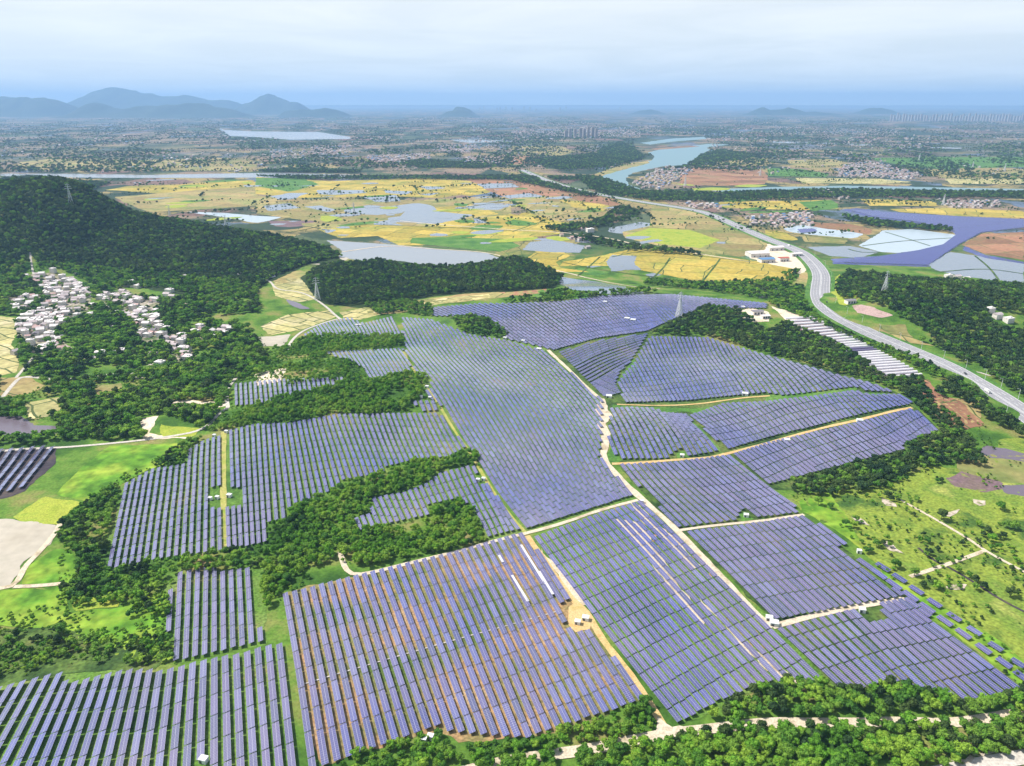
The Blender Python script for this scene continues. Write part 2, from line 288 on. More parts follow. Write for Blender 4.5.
# ------------------------------------------------------------------ ground sheet
r1 = 60 * 1.009 ** np.arange(0, 395); rr = np.concatenate([[1.0], r1, r1[-1] * 1.0125 ** np.arange(1, 310)]); th = np.linspace(R(-88), R(88), 680)
RR, TH = np.meshgrid(rr, th, indexing='ij'); gx = RR * np.sin(TH); gy = RR * np.cos(TH); gz = H(gx, gy)
idx = np.arange(gx.size).reshape(gx.shape)
Fq = np.stack([idx[:-1, :-1], idx[:-1, 1:], idx[1:, 1:], idx[1:, :-1]], -1).reshape(-1, 4)[:, ::-1]
gme = mk('ground', np.stack([gx, gy, gz], -1).reshape(-1, 3), Fq)
for p in (gme,): p.polygons.foreach_set('use_smooth', np.ones(len(p.polygons), bool))
def ground_mat():
    m, n, l, b = mat('countryside', (.1, .15, .04), .95, .1)
    g = n.new('ShaderNodeNewGeometry'); pos = g.outputs['Position']
    def noise(sc, det=6, ro=.6):
        t = n.new('ShaderNodeTexNoise'); t.inputs['Scale'].default_value = sc; t.inputs['Detail'].default_value = det; t.inputs['Roughness'].default_value = ro; l.new(pos, t.inputs['Vector']); return t.outputs[0]
    def ramp(src, cols, ps=None, const=False):
        r = n.new('ShaderNodeValToRGB'); e = r.color_ramp.elements
        if const: r.color_ramp.interpolation = 'CONSTANT'
        ps = ps or list(np.linspace(.3, .7, len(cols)))
        while len(e) < len(cols): e.new(.5)
        for k, c in enumerate(cols): e[k].position = ps[k]; e[k].color = (*c, 1)
        l.new(src, r.inputs[0]); return r.outputs[0]
    def mixc(f, a, c):
        x = n.new('ShaderNodeMix'); x.data_type = 'RGBA'
        if isinstance(f, float): x.inputs[0].default_value = f
        else: l.new(f, x.inputs[0])
        l.new(a, x.inputs[6]); l.new(c, x.inputs[7]); return x.outputs[2]
    def mp(src, a, b_, c=0., d=1.):
        x = n.new('ShaderNodeMapRange'); x.inputs[1].default_value = a; x.inputs[2].default_value = b_; x.inputs[3].default_value = c; x.inputs[4].default_value = d; l.new(src, x.inputs[0]); return x.outputs[0]
    near = ramp(noise(.02, 8), [(.03, .08, .015), (.06, .14, .02), (.11, .21, .03), (.20, .22, .06), (.30, .22, .11)], [.32, .43, .52, .61, .72])
    # far plain: fields of several crops, cut by dark bunds and tree lines
    def fields(scx, scy, rot, cols, ps):
        mpg = n.new('ShaderNodeMapping'); mpg.inputs['Rotation'].default_value = (0, 0, rot); mpg.inputs['Scale'].default_value = (scx, scy, 0)
        ns = n.new('ShaderNodeTexNoise'); ns.inputs['Scale'].default_value = .0022; ns.inputs['Detail'].default_value = 2; l.new(pos, ns.inputs['Vector'])
        va = n.new('ShaderNodeVectorMath'); va.operation = 'MULTIPLY_ADD'; va.inputs[1].default_value = (260, 260, 0); l.new(ns.outputs['Color'], va.inputs[0]); l.new(pos, va.inputs[2])
        l.new(va.outputs[0], mpg.inputs[0])
        v = n.new('ShaderNodeTexVoronoi'); v.distance = 'CHEBYCHEV'; v.inputs['Scale'].default_value = 1; v.voronoi_dimensions = '2D'; v.inputs['Randomness'].default_value = .8; l.new(mpg.outputs[0], v.inputs['Vector'])
        hs = n.new('ShaderNodeSeparateColor'); l.new(v.outputs['Color'], hs.inputs[0])
        ve = n.new('ShaderNodeTexVoronoi'); ve.feature = 'DISTANCE_TO_EDGE'; ve.voronoi_dimensions = '2D'; ve.inputs['Randomness'].default_value = .8; l.new(mpg.outputs[0], ve.inputs['Vector'])
        return ramp(hs.outputs[0], cols, ps, True), ve.outputs['Distance']
    Y, T, B_, G, D_, W_ = (.33, .26, .11), (.27, .20, .14), (.21, .13, .11), (.10, .13, .07), (.035, .06, .04), (.13, .17, .25)
    fa, ea = fields(1 / 120, 1 / 210, .35, [Y, T, G, B_, W_, Y, T, D_], [0, .2, .36, .5, .62, .72, .84, .93])
    fb, eb = fields(1 / 260, 1 / 420, -.3, [B_, T, D_, G, W_, T, D_, G], [0, .15, .36, .55, .66, .76, .87, .94])
    sx = n.new('ShaderNodeSeparateXYZ'); l.new(pos, sx.inputs[0])
    farm = mixc(mp(sx.outputs[1], 3800., 6500.), fa, fb)
    dark = ramp(noise(.0035, 7, .68), [(.025, .05, .03), (.045, .075, .04)], [.4, .6])
    farm = mixc(mp(noise(.0032, 9, .75), .48, .55), farm, dark)
    farm = mixc(mp(ea, .03, .06, .75, 0.), farm, dark)
    nf = mixc(mp(sx.outputs[1], 1350., 1750.), near, farm)
    fine = mp(noise(.5, 4), .3, .7, .72, 1.25)
    mu = n.new('ShaderNodeVectorMath'); mu.operation = 'MULTIPLY'; l.new(nf, mu.inputs[0]); l.new(fine, mu.inputs[1])
    l.new(mu.outputs[0], b.inputs['Base Color'])
    return m
tag(link('ground', gme, [ground_mat()]), kind='structure')

LAY = [0]
def drape(name, P, m, off=None, kind='structure', world=False, sp=None, rough=1.):
    """a sheet draped on the ground: outline in picture pixels put down on the terrain"""
    W = np.asarray(P, float) if world else px2w(P, flat=min(q[1] for q in P) < 232)[:, :2]
    LAY[0] += 1
    if off is None: off = .12 + .003 * (LAY[0] % 60)
    y0 = W[:, 1].min(); far = y0 > 1700
    if sp is None: sp = 7 if W[:, 1].min() < 800 else 14
    pts = [tuple(p) for p in W]; n = len(pts); dense = []
    if far: dense = pts
    else:
        for i in range(n):
            a = np.array(pts[i]); b = np.array(pts[(i + 1) % n]); k = max(1, int(np.linalg.norm(b - a) / sp))
            for j in range(k): dense.append(tuple(a + (b - a) * j / k))
    if rough and (not far or y0 < 9000):
        W2 = np.array(resample(np.vstack([W, W[:1]]), 22 if far else 5))[:-1]; am = (9 if far else 3.2) * rough; fr_ = 45. if far else 11.
        ok_ = np.ones(len(W2), bool)
        W2 = W2 + am * np.stack([fnoise(W2[:, 0] / fr_, W2[:, 1] / fr_, 71) - .5, fnoise(W2[:, 0] / fr_, W2[:, 1] / fr_, 72) - .5], 1) * 2
        dense = [tuple(p) for p in W2]
    n = len(dense); vs_ = [Vector(p) for p in dense]
    if not far:
        xs = np.arange(W[:, 0].min(), W[:, 0].max(), sp); ys = np.arange(y0, W[:, 1].max(), sp)
        if len(xs) and len(ys):
            X, Y = np.meshgrid(xs, ys); X = X.ravel() + .01; Y = Y.ravel() + .01; k = inpoly(X, Y, dense); vs_ += [Vector(p) for p in np.stack([X[k], Y[k]], 1)]
    ov, oe, of = delaunay_2d_cdt(vs_, [(i, (i + 1) % n) for i in range(n)], [list(range(n))], 2 if False else 1, 1e-3)[:3]
    V = np.array([tuple(v) for v in ov]); Z = H(V[:, 0], V[:, 1]) + off
    fs = []
    for f in of:
        a, b, c = (V[f[0]], V[f[1]], V[f[2]]); cr_ = (b[0] - a[0]) * (c[1] - a[1]) - (b[1] - a[1]) * (c[0] - a[0])
        fs.append(list(f) if cr_ > 0 else list(f)[::-1])
    o = link(name, mk(name, np.column_stack([V, Z]), fs), [M[m] if isinstance(m, str) else m])
    for p in o.data.polygons: p.use_smooth = True
    tag(o, kind=kind); return o
def ribbon(name, P, width, m, off=.35, kind='structure', step=6, jit=0.):
    """a road or track of constant width along a line of picture pixels"""
    W = px2w(P, flat=min(q[1] for q in P) < 232)[:, :2]; C = resample(smoothline(W), step)
    d = np.gradient(C, axis=0); d /= np.linalg.norm(d, axis=1)[:, None] + 1e-9; nrm = np.stack([-d[:, 1], d[:, 0]], 1)
    V = []; wj = 1 + jit * (fnoise(C[:, 0] / 14, C[:, 1] / 14, 5) - .5) * 2
    ks = np.linspace(-.5, .5, 5)
    for k in ks:
        q = C + nrm * (k * width * wj)[:, None]; V.append(np.column_stack([q, H(q[:, 0], q[:, 1]) + off]))
    V = np.stack(V, 1); i = np.arange(V.shape[0] * 5).reshape(-1, 5)
    Fq = np.stack([i[:-1, :-1], i[:-1, 1:], i[1:, 1:], i[1:, :-1]], -1).reshape(-1, 4)
    o = link(name, mk(name, V.reshape(-1, 3), Fq[:, ::-1]), [M[m]]); return tag(o, kind=kind)
def resample(C, step):
    s = np.concatenate([[0], np.cumsum(np.linalg.norm(np.diff(C, axis=0), axis=1))]); n = max(2, int(s[-1] / step) + 1); t = np.linspace(0, s[-1], n)
    return np.stack([np.interp(t, s, C[:, k]) for k in range(C.shape[1])], 1)
def smoothline(W, n=3):
    W = np.asarray(W, float)
    for _ in range(n):
        if len(W) < 3: break
        Q = W[:-1] * .75 + W[1:] * .25; S = W[:-1] * .25 + W[1:] * .75
        W = np.concatenate([W[:1], np.stack([Q, S], 1).reshape(-1, W.shape[1]), W[-1:]])
    return W

#@@DATA
HW = PP('522,170 545,180 570,188 600,195 647,203 682,208 707,213 730,223 768,240 798,250 813,262 822,275 820,288 820,300 830,313 861,330 903,348 943,365 976,383 1024,413 1090,456')
HWW = smoothline(px2w(HW, flat=False)[:, :2], 3)
# fields and water of the valley, farthest first (outline pixels read off the photograph)
for nm, m, s in [
 ('lake_water', 'lake', '218,127.6 225,130 256,131.4 319,132 351,137 351,139 289,139.6 256,137 230,136 222,132'),
 ('lake_water', 'lake', '449,139 512,140 512,142 469,142.7 455,141'),
 ('canal_water', 'lake', '768,141 851,143 888,146 961,147.7 961,148.7 888,147.3 851,145 768,142.6'),
 ('field', 'tan', '20,162 60,158 140,160 230,158 258,163 256,170 190,171 100,170 20,170'),
 ('canal_water', 'lake', '0,173.5 100,174 140,175 286,172.5 330,174 356,175 411,176 412,178 356,180 286,177.5 140,178 60,177.5 0,177'),
 ('field', 'yellow', '105,190 130,186 190,184 250,180 256,182 256,192 190,196 125,191'),
 ('field', 'tan', '115,197 200,190 256,186 256,206 190,210 150,212 130,205'),
 ('field', 'yellow', '256,177 330,181 420,178 470,181 490,190 440,198 380,196 300,198 256,194'),
 ('field', 'tan', '256,196 320,199 420,200 490,196 512,200 512,222 440,226 320,222 256,214'),
 ('field', 'green', '256,178 300,178 320,184 290,192 256,186'),
 ('field', 'brown', '463,178 512,180 560,184 612,196 620,205 570,214 545,208 500,196'),
 ('field', 'tan', '300,215 420,222 520,218 540,228 480,236 400,236 300,226'),
 ('field', 'yellow', '430,224 512,214 560,224 556,234 470,238 440,232'),
 ('field', 'yellow', '318,230 330,224 420,226 520,230 560,226 560,234 512,240 400,246 378,236 340,238'),
 ('field', 'yellow', '430,208 470,204 500,214 460,218'),
 ('field', 'green', '412,238 440,237 507,239 520,246 500,252 440,246 410,243'),
 ('field', 'yellow', '455,180 470,181 492,192 470,196 440,192'),
 ('pond_water', 'water', '271,196.5 289,193 308,193 294,199 279,200.3'),
 ('pond_water', 'water', '316,190 364,190 366,193 331,195 318,194'),
 ('pond_water', 'water', '364,196.6 396,195 401,201.6 374,202'),
 ('pond_water', 'water', '384,190.3 414,191.6 406,194.8 386,193'),
 ('pond_water', 'water', '344,209 356,206.6 386,206.6 416,202.8 431,205.3 439,211.5 474,215.3 439,224 389,221.6 386,217.8 409,215.3 406,211.6 376,215.3 346,212.8'),
 ('pond_water', 'water', '416,194 441,192.8 431,195.8'),
 ('pond_water', 'water', '321,229 339,230 326,233.4'),
 ('pond_water', 'water', '419,186.5 436,186.5 446,188.3 428.5,189.8'),
 ('pond_water', 'water', '303.5,206.6 321,205.3 336,210.3 328.5,212.4'),
 ('field', 'mud', '268,221 311,220.4 316,223 293.5,228 276,226.6'),
 ('pond_water', 'water', '466,206 500,204 512,206 500,210 470,210'),
 ('pond_water', 'milky', '185,211.6 225.6,213 256,216 281,217 271,220.4 256,223 230,218'),
 # river
 ('river_water', 'teal', '597,178 612,170 637,165 652,160 655,156.5 648,152.5 662,149 690,146.5 705,146.5 710,150 697.6,157.7 685,165 662,166.5 632,173 625,178 630,185 647,191.6 635,192 612,185'),
 ('river_water', 'teal', '640,143 672,138.5 704,136.8 707,139 675,141.4 650,144.6'), ('pond_water', 'teal', '690,146 712,143.5 730,144.5 706,147.5'),
 ('river_island', 'brown', '650,149 690,145.6 700,146.5 660,149.6'),
 ('river_island', 'tan', '590,176 600,172 625,164 648,161 650,163 630,168 604,175 596,180'),
 ('field', 'tan', '512,146 560,146 575,152 560,156 512,155'),
 ('field', 'brown', '512,156 550,157 545,163 512,164'),
 ('field', 'brown', '680,170 700,167 762,170 768,176 765,184 720,186 680,184'),
 ('field', 'tan', '700,156 768,158 768,166 720,166'),
 ('field', 'tan', '787,160 830,159 850,163 845,168 810,168 790,164'),
 ('field', 'green', '768,168 800,169 830,174 825,177 768,176'),
 ('field', 'green', '865,158 940,157 1024,157 1024,167 940,169 900,165'),
 ('field', 'tan', '905,168 960,170 1024,171 1024,178 940,178'),
 ('field', 'pale', '795,178 880,179 912,182 880,184 800,183'),
 ('field', 'pale', '945,179 1024,178 1024,184 950,184'),
 ('canal_water', 'teal', '705,189.5 768,187.2 843,185.8 918,187 1024,189 1024,191.8 918,190.6 843,189.5 768,191.5 720,192'),
 ('field', 'yellow', '720,202 768,201 830,200 838,209 800,210 720,208'),
 ('field', 'green', '798,202 832,200 840,208 812,211'),
 ('field', 'yellow', '860,199 930,201 940,206 870,206'),
 ('field', 'yellow', '890,209 950,208 1024,211 1024,218 960,216 900,212'),
 ('field', 'tan', '512,198 560,196 600,206 614,216 605,222 560,222 530,214'),
 ('field', 'yellow', '512,218 525,212 560,222 580,224 600,222 590,228 512,229'),
 ('field', 'yellow', '560,200 585,202 612,206 600,212 575,208'),
 ('field', 'tan', '652,206 690,209 730,226 768,244 764,252 740,257 700,251 660,246 625,238 622,232 650,226'),
 ('field', 'lime', '625,236 650,228 690,230 720,240 700,248 660,244'),
 ('field', 'yellow', '600,256 640,247 690,252 760,262 800,270 790,281 740,284 690,280 650,272 620,266 560,266 562,262'),
 ('field', 'yellow', '512,266 540,250 560,250 570,256 556,262 560,268 590,272 540,272'),
 ('field', 'yellow', '530,245 570,247 560,254 535,252'),
 ('pond_water', 'water', '522,250 530,242 555,240 585,246 580,253 545,252'),
 ('pond_water', 'water', '606,262 612,255 637,256 634,264 642,270 625,270 612,272'),
 ('pond_water', 'water', '645,274 665,271 668,273 650,277'),
 ('pond_water', 'water', '668,258 690,259 695,264 672,264'),
 ('pond_water', 'water', '732,267 750,268 748,273 735,272'),
 ('pond_water', 'water', '545,224 580,226 600,225 590,228 550,227'),
 ('pond_water', 'water', '610,228 640,222 655,224 645,232 620,234 608,232'),
 ('pond_water', 'milky', '782,228 800,225 850,228 865,235 850,239 820,236 790,232'),
 ('field', 'brown', '805,222 850,224 875,230 868,235 840,230 805,226'),
 ('field', 'yellow', '768,230 785,232 800,240 790,241 768,237'),
 ('field', 'tan', '800,234 848,238 845,244 805,242'),
 ('pond_water', 'water', '806,247 850,246 880,252 860,258 830,256'),
 ('pond_water', 'milky', '858,245.5 875,236 883,230.4 913,229 957,235 955,240 943,247 898,253 880,252'),
 ('solar_lake', 'solarblue', '843,210 856,208 893,213 958,217 1024,220 1024,228 981,233 958,245.5 943,255.6 928,267 833,264 831,259 886,255.5 918,250.5 943,245 956,235 953,232 916,223 873,218'),
 ('pond_water', 'water', '470,184 512,183 520,187 480,189'), ('pond_water', 'water', '372,226 398,224 410,228 380,231'), ('pond_water', 'water', '262,206 290,203 300,208 270,211'), ('pond_water', 'water', '500,196 530,193 548,197 520,201'), ('pond_water', 'water', '405,212 440,214 432,219 400,217'),
 ('pond_water', 'milky', '700,262 722,260 726,264 704,266'), ('pond_water', 'water', '585,262 600,260 604,266 588,268'),
 ('field', 'lime', '640,258 668,257 676,262 650,264'), ('field', 'green', '690,256 730,258 744,264 700,262'), ('field', 'green', '580,268 610,272 600,276 570,272'),
 ('field', 'brown', '962,245 981,234 1024,232 1024,260 985,254'),
 ('pond_water', 'water', '928,265 950,252 985,257 1024,264 1024,284 990,280 960,276 935,270'),
 ('solar_lake', 'solarblue', '965,246 985,255 1024,262 1024,264 985,258 962,250'),
 # lake behind the farm
 ('lake_water', 'lake', '326,240.4 386,244 429,248 486.6,253 503,259 496.6,264 470,267 431.5,268.5 390,267 361,261 339,257 342,250.5'),
 ('field', 'grey', '308,264 330,256.5 350,258 335,266'),
 ('field', 'pale', '272,286 282,275 305,276 320,290 318,298 300,302 275,296'),
 ('field', 'tan', '270,274 300,270 312,272 290,282 275,284'),
 ('field', 'pale', '260,326 290,314 330,308 336,313 320,320 300,330 270,334'),
 ('field', 'grey', '255,336 290,334 284,346 258,346'),
 ('field', 'pale', '340,309 365,306 385,313 360,317 345,316'),
 ('field', 'tan', '366,306 420,300 470,293 512,286 545,284 545,292 500,298 440,304 400,313 370,313'),
 ('field', 'pale', '400,308 440,299 490,294 490,298 440,304 405,312'),
 ('field', 'brown', '495,292 520,286 545,284 550,292 520,296'),
 ('field', 'green', '528,292 545,288 590,294 586,300 540,300'),
 ('pond_water', 'water', '555,280 562,277 600,282 640,290 645,294 600,294 572,290'),
 ('lake_water', 'water', '1007,292 1024,290 1024,296 1010,297'),
 ('pond_water', 'muddy', '286,299 296,302 310,308 300,309 290,305'),
 ('field', 'tan', '795,283 802,272 818,274 818,284 800,287'),
 ('pond_water', 'water', '752,292 765,287 790,290 785,298 760,298'),
]: drape(nm, PP(s), m)

_pr = np.random.default_rng(99); _n = 0
for _ in range(400):
    u_, v_ = 110 + _pr.random() * 660, 180 + _pr.random() * 66
    if u_ < 330 and v_ > 160 + u_ * .27: continue
    c_ = px2w([(u_, v_)], flat=True)[0]
    if float(H(c_[0], c_[1])) > .3 or np.hypot(HWW[:, 0] - c_[0], HWW[:, 1] - c_[1]).min() < 90 or any(inpoly(u_, v_, q) for q in [PP('326,240 429,247 503,258 497,268 431,269 339,257'), PP('590,214 655,206 655,232 560,240'), PP('597,180 650,160 660,192 620,196')]): continue
    k_ = 11; a_ = np.arange(k_) / k_ * 6.283; r_x, r_y = 14 + 40 * _pr.random() ** 2, 12 + 26 * _pr.random() ** 2; an_ = .3 + _pr.random() * .4
    q_ = np.stack([np.cos(a_) * r_x, np.sin(a_) * r_y], 1) * (.7 + .5 * _pr.random((k_, 1))); q_ = q_ @ np.array([[math.cos(an_), math.sin(an_)], [-math.sin(an_), math.cos(an_)]]) + c_[:2]
    drape(*(('pond_water', q_, 'water') if _n % 5 < 3 else ('field', q_ + (q_ - c_[:2]) * .6, ('lime', 'green')[_n % 2])), world=True, off=.35 + .003 * (_n % 60)); _n += 1
    if _n > 95: break
for s in ['862,246 900,241 953,238', '885,232 905,238 930,246', '940,272 985,268 1024,274', '975,256 990,268 1000,282', '848,249 862,253 880,252', '330,224 420,226 512,231', '286,236 320,226 344,216', '512,232 540,222 580,210 612,207', '440,212 480,205 512,200', '612,257 640,251 700,256 760,263', '560,262 600,270 650,276 700,282', '768,231 800,235 850,240', '600,257 590,266 578,276',
          '670,258 664,268 650,280', '720,259 712,270 700,284']:
    ribbon('pond_bund', PP(s), 3.5, 'scrub', off=.6, step=20)
# near fields and ground covers
for nm, m, s in [
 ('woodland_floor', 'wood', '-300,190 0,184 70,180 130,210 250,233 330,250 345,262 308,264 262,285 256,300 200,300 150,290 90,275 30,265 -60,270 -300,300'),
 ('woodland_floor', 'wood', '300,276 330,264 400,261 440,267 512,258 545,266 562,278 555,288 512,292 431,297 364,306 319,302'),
 ('village_ground', 'vground', '22,275 50,273 75,279 95,290 88,312 70,320 62,340 78,352 60,358 44,360 20,345 16,322 30,312 24,300 10,305 8,298 35,293'),
 ('village_ground', 'vground', '100,297 122,288 145,300 162,302 160,318 166,334 184,335 197,358 192,370 178,368 168,350 138,347 136,330 120,312 102,306'),
 ('field', 'pale', '-60,318 0,316 14,318 18,330 12,346 18,352 18,372 0,376 -60,378'),
 ('field', 'pale', '25,402 58,396 60,412 40,416 28,418'),
 ('field', 'tan', '0,378 30,376 45,386 20,396 0,398'),
 ('pond_water', 'muddy', '-40,416 22,415 34,424 58,424 60,432 30,434 -40,436'),
 ('field', 'tan', '96,384 122,382 120,394 98,398'),
 ('field', 'sand', '142,418 158,416 150,432 160,436 195,433 190,438 145,440'),
 ('field', 'lime', '160,425 200,428 195,436 162,438'),
 ('field', 'sand', '170,402 190,400 230,404 216,408 175,408'),
 ('field', 'sand', '256,374 286,368 280,382 256,386'),
 ('field', 'dark', '-80,446 0,449 56,445 56,462 28,490 0,500 -80,505'),
 ('grass_field', 'bright', '110,446 182,443 184,452 155,468 120,485 85,501 55,494 80,470'),
 ('grass_field', 'lime', '12,518 45,496 82,502 60,524 30,524'),
 ('field', 'grey', '-60,521 10,520 60,525 50,545 25,562 10,588 -60,596'),
 ('grass_field', 'bright', '22,584 30,565 55,549 75,550 75,578 60,590 40,585'),
 ('grass_field', 'bright', '-20,590 62,588 70,604 60,622 40,630 0,626 -20,628'),
 ('grass_field', 'lime', '74,600 122,596 118,606 72,612'),
 ('grass_field', 'bright', '60,620 75,612 115,608 150,596 166,592 172,660 160,664 90,650'),
 ('meadow', 'scrub', '-60,632 60,628 100,640 170,650 158,668 120,672 60,674 0,686 -60,694'),
 ('meadow', 'meadow', '790,494 880,488 930,466 990,474 1000,440 1060,430 1110,700 1024,690 905,596 860,548 805,512'),
 ('grass_field', 'bright', '800,500 830,492 850,520 870,560 905,585 1000,640 1024,660 1024,690 905,596 860,548 805,512'),
 ('field', 'tan', '955,460 1000,452 1040,455 1040,485 1000,482 960,476'),
 ('muddy_flat', 'mud', '945,478 962,472 1000,480 1003,489 980,492 955,486'),
 ('pond_water', 'muddy', '976,452 985,446 1010,450 1050,462 1050,466 1010,460 990,458'),
 ('pond_water', 'muddy', '1000,486 1050,484 1050,500 1005,494'),
 ('field', 'tan', '940,396 985,402 980,420 955,430 930,412'),
 ('bare_patch', 'brown', '912,378 928,380 935,392 960,402 985,425 960,432 930,405'),
 ('bare_patch', 'rose', '852,306 862,304 884,312 894,316 880,318 858,313'),
 ('bare_patch', 'tan', '876,326 905,324 912,338 935,346 905,342'),
 ('grass_verge', 'lime', '826,284 840,274 848,290 858,300 846,306 838,304'),
 ('concrete_yard', 'sand', '735,312 750,308 768,312 770,322 745,322'),
 ('concrete_yard', 'sand', '770,306 785,310 806,318 786,320'),
 ('concrete_yard', 'sand', '748,248 770,244 800,258 812,268 800,274 770,264 750,258'),
 ('track_verge', 'sand', '256,400 258,402 262,401 261,399'),
]: drape(nm, PP(s), m, off=.16 + .003 * (LAY[0] % 50))

# the ground under the arrays
for nm, m, s in [
 ('array_ground', 'soilgreen', '-140,712 62,674 162,672 282,645 300,840 -180,840'),
 ('array_ground', 'soilgreen', '165,574 262,566 268,645 174,664 164,634'),
 ('array_ground', 'soil', '284,592 400,566 480,544 524,533 585,605 600,637 645,700 560,735 457,744 440,728 316,768'),
 ('array_ground', 'soilgreen', '100,575 122,486 190,450 222,430 340,414 440,412 468,450 420,462 384,474 326,497 290,508 264,546 160,562'),
 ('array_ground', 'soilgreen', '355,520 372,498 471,464 512,513 524,532 490,540 462,503 396,526'),
 ('array_ground', 'soilgreen', '528,536 637,498 775,625 830,686 765,686 682,727'),
 ('array_ground', 'soilgreen', '402,320 440,316 550,350 605,400 600,460 638,498 528,534 470,455 440,413 416,375'),
 ('array_ground', 'scrub', '436,306 520,302 672,294 768,303 768,309 700,315 650,334 700,336 770,355 900,394 942,432 900,452 800,490 770,487 612,462 606,405 550,350 470,336 430,318'),
 ('array_ground', 'scrub', '616,462 725,454 805,516 905,600 1024,690 964,706 830,686 776,624 680,532'),
 ('array_ground', 'soil', '600,498 640,500 700,560 745,612 800,660 830,686 790,690 700,600 655,545 620,520'),
]: drape(nm, PP(s), m, off=.10 + .003 * (LAY[0] % 5))
for s in ['614,405 690,406 765,402 765,396 850,391 858,398 765,405 700,414 690,410 650,412 612,408', '688,415 725,455 772,488 768,488 722,456 684,416', '605,458 614,440 622,462 612,465',
          '675,455 682,451 692,460 678,461', '822,392 858,388 856,394 828,401', '864,393 885,393 890,396 870,399', '738,515 744,511 755,519 742,523', '628,366 633,358 638,368 632,374 617,379']:
    drape('grass_strip', PP(s), 'green', off=.34 + .003 * (LAY[0] % 5))
for s in ['613,518 640,522 672,575 706,620 700,626 668,585 640,548', '628,500 640,505 700,566 690,568 650,530', '700,600 716,612 760,655 800,680 790,684 745,650',
          '540,548 552,560 575,590 590,605 582,606 560,580']:
    drape('sand_strip', PP(s), 'dirt', off=.34 + .003 * (LAY[0] % 5))

# roads and tracks
ribbon('dirt_track', PP('602,398 605,410 601,430 606,442 602,458 612,470 642,498 677,530 735,592 760,618 772,628'), 5.5, 'dirt', jit=.35)
drape('bare_ground', PP('596,405 606,404 612,415 606,425 611,437 604,460 600,456 603,440 596,428 600,418 594,412'), 'dirt', off=.42)
ribbon('dirt_track', PP('548,350 565,365 585,384 602,400'), 4.5, 'dirt', jit=.3)
ribbon('dirt_track', PP('527,535 549,566 571,600 587,611 600,637 625,668 645,696 667,732'), 4.5, 'orange', off=.36, jit=.3)
ribbon('cable_duct', PP('299,686 345,672 400,656 455,640 511,625 560,611'), .9, 'concrete', off=.5)
drape('bare_ground', PP('567,606 580,602 590,612 592,630 576,632 566,622'), 'orange', off=.40)
ribbon('dirt_track', PP('340,552 345,570 355,576 380,571 410,563 460,550 490,541 512,536 560,524 600,508 638,499'), 3.6, 'dirt', off=.38, jit=.2)
ribbon('dirt_track', PP('612,464 650,463 700,459 727,454 768,441 818,429 856,421 912,408'), 3.5, 'orange', off=.37, jit=.3)
ribbon('dirt_track', PP('677,531 720,525 770,520 804,515'), 3.2, 'dirt', off=.38, jit=.3)
ribbon('dirt_track', PP('772,627 820,614 860,606 905,599'), 4.6, 'dirt', off=.39, jit=.2)
ribbon('grassy_path', PP('403,352 416,375 431,392 443,412 466,447 481,472 509,513 527,534'), 3.0, 'path', off=.37, jit=.3)
ribbon('grassy_path', PP('224,432 223,480 225,550'), 4.6, 'path', off=.37, jit=.3)
ribbon('dirt_track', PP('617,404 690,403 740,398 770,396'), 3, 'orange', off=.38, jit=.3)
ribbon('dirt_road', PP('430,780 512,759 575,752 594,749 630,741 667,734 700,730 767,723 800,723 901,722 950,724 993,718 1060,706'), 6.5, 'dirt', off=.40, jit=.15)
drape('bare_ground', PP('655,716 668,726 690,728 700,733 668,742 655,736'), 'dirt', off=.43)
ribbon('concrete_road', PP('930,775 980,765 1024,757 1080,748'), 8, 'concrete', off=.40)
ribbon('concrete_road', PP('-60,459 0,450 60,446 120,443 170,437 205,430 220,412 228,408'), 4, 'concrete', off=.36)
ribbon('concrete_road', PP('228,408 226,395 228,388 236,378'), 4, 'concrete', off=.37)
ribbon('concrete_road', PP('-20,590 10,588 18,582 25,566 40,552 58,530 60,524'), 4, 'dirt', off=.36)
ribbon('concrete_road', PP('14,587 40,586 60,584'), 3.6, 'dirt', off=.38)
ribbon('concrete_road', PP('0,400 16,380 25,376 60,380 100,374 140,372'), 4.5, 'concrete', off=.36)
ribbon('concrete_road', PP('134,376 142,378 146,366 152,362'), 4, 'concrete', off=.36)
ribbon('concrete_road', PP('16,378 30,362 44,345 54,318 58,300 48,285 34,278 31,262 30,252'), 3.5, 'concrete', off=.30)
ribbon('concrete_road', PP('287,350 292,338 310,326 334,316 341,315'), 4, 'concrete', off=.36)
ribbon('concrete_road', PP('341,316 330,308 318,300 300,290 276,290 270,280 258,276'), 4, 'concrete', off=.36)
ribbon('concrete_road', PP('342,252 390,245 430,249 488,252 512,260 545,268 600,280 640,288 660,289'), 5, 'dirt', off=.42)
ribbon('concrete_road', PP('400,221 430,224 512,230 560,232 610,238 640,246 700,254 750,262'), 6, 'dirt', off=.42, step=12)
ribbon('dirt_track', PP('900,500 936,520 970,540 985,551 1005,562 1024,572 1060,590'), 2.6, 'dirt', off=.4)
ribbon('dirt_track', PP('985,551 955,562 925,572 910,577'), 3.2, 'dirt', off=.41)
ribbon('stone_wall_foot', PP('918,548 935,562 946,566 970,580 1000,600 1024,612'), 2.0, 'dark', off=.4)
ribbon('concrete_road', PP('990,376 975,371 960,372'), 5, 'concrete', off=.36)
for s in ['880,498 890,500 896,505 884,504', '850,514 866,520 870,528 855,522', '888,542 897,546 900,555 892,553', '948,512 958,509 955,514 948,516', '972,498 986,500 984,505 974,503',
          '946,756 1000,748 1000,752 950,760', '1,1 1,1 1,1', '947,586 962,583 970,586 966,592 950,591']:
    if s[0] != '1': drape('bare_patch', PP(s), 'bare', off=.40 + .003 * (LAY[0] % 5), rough=1.7)

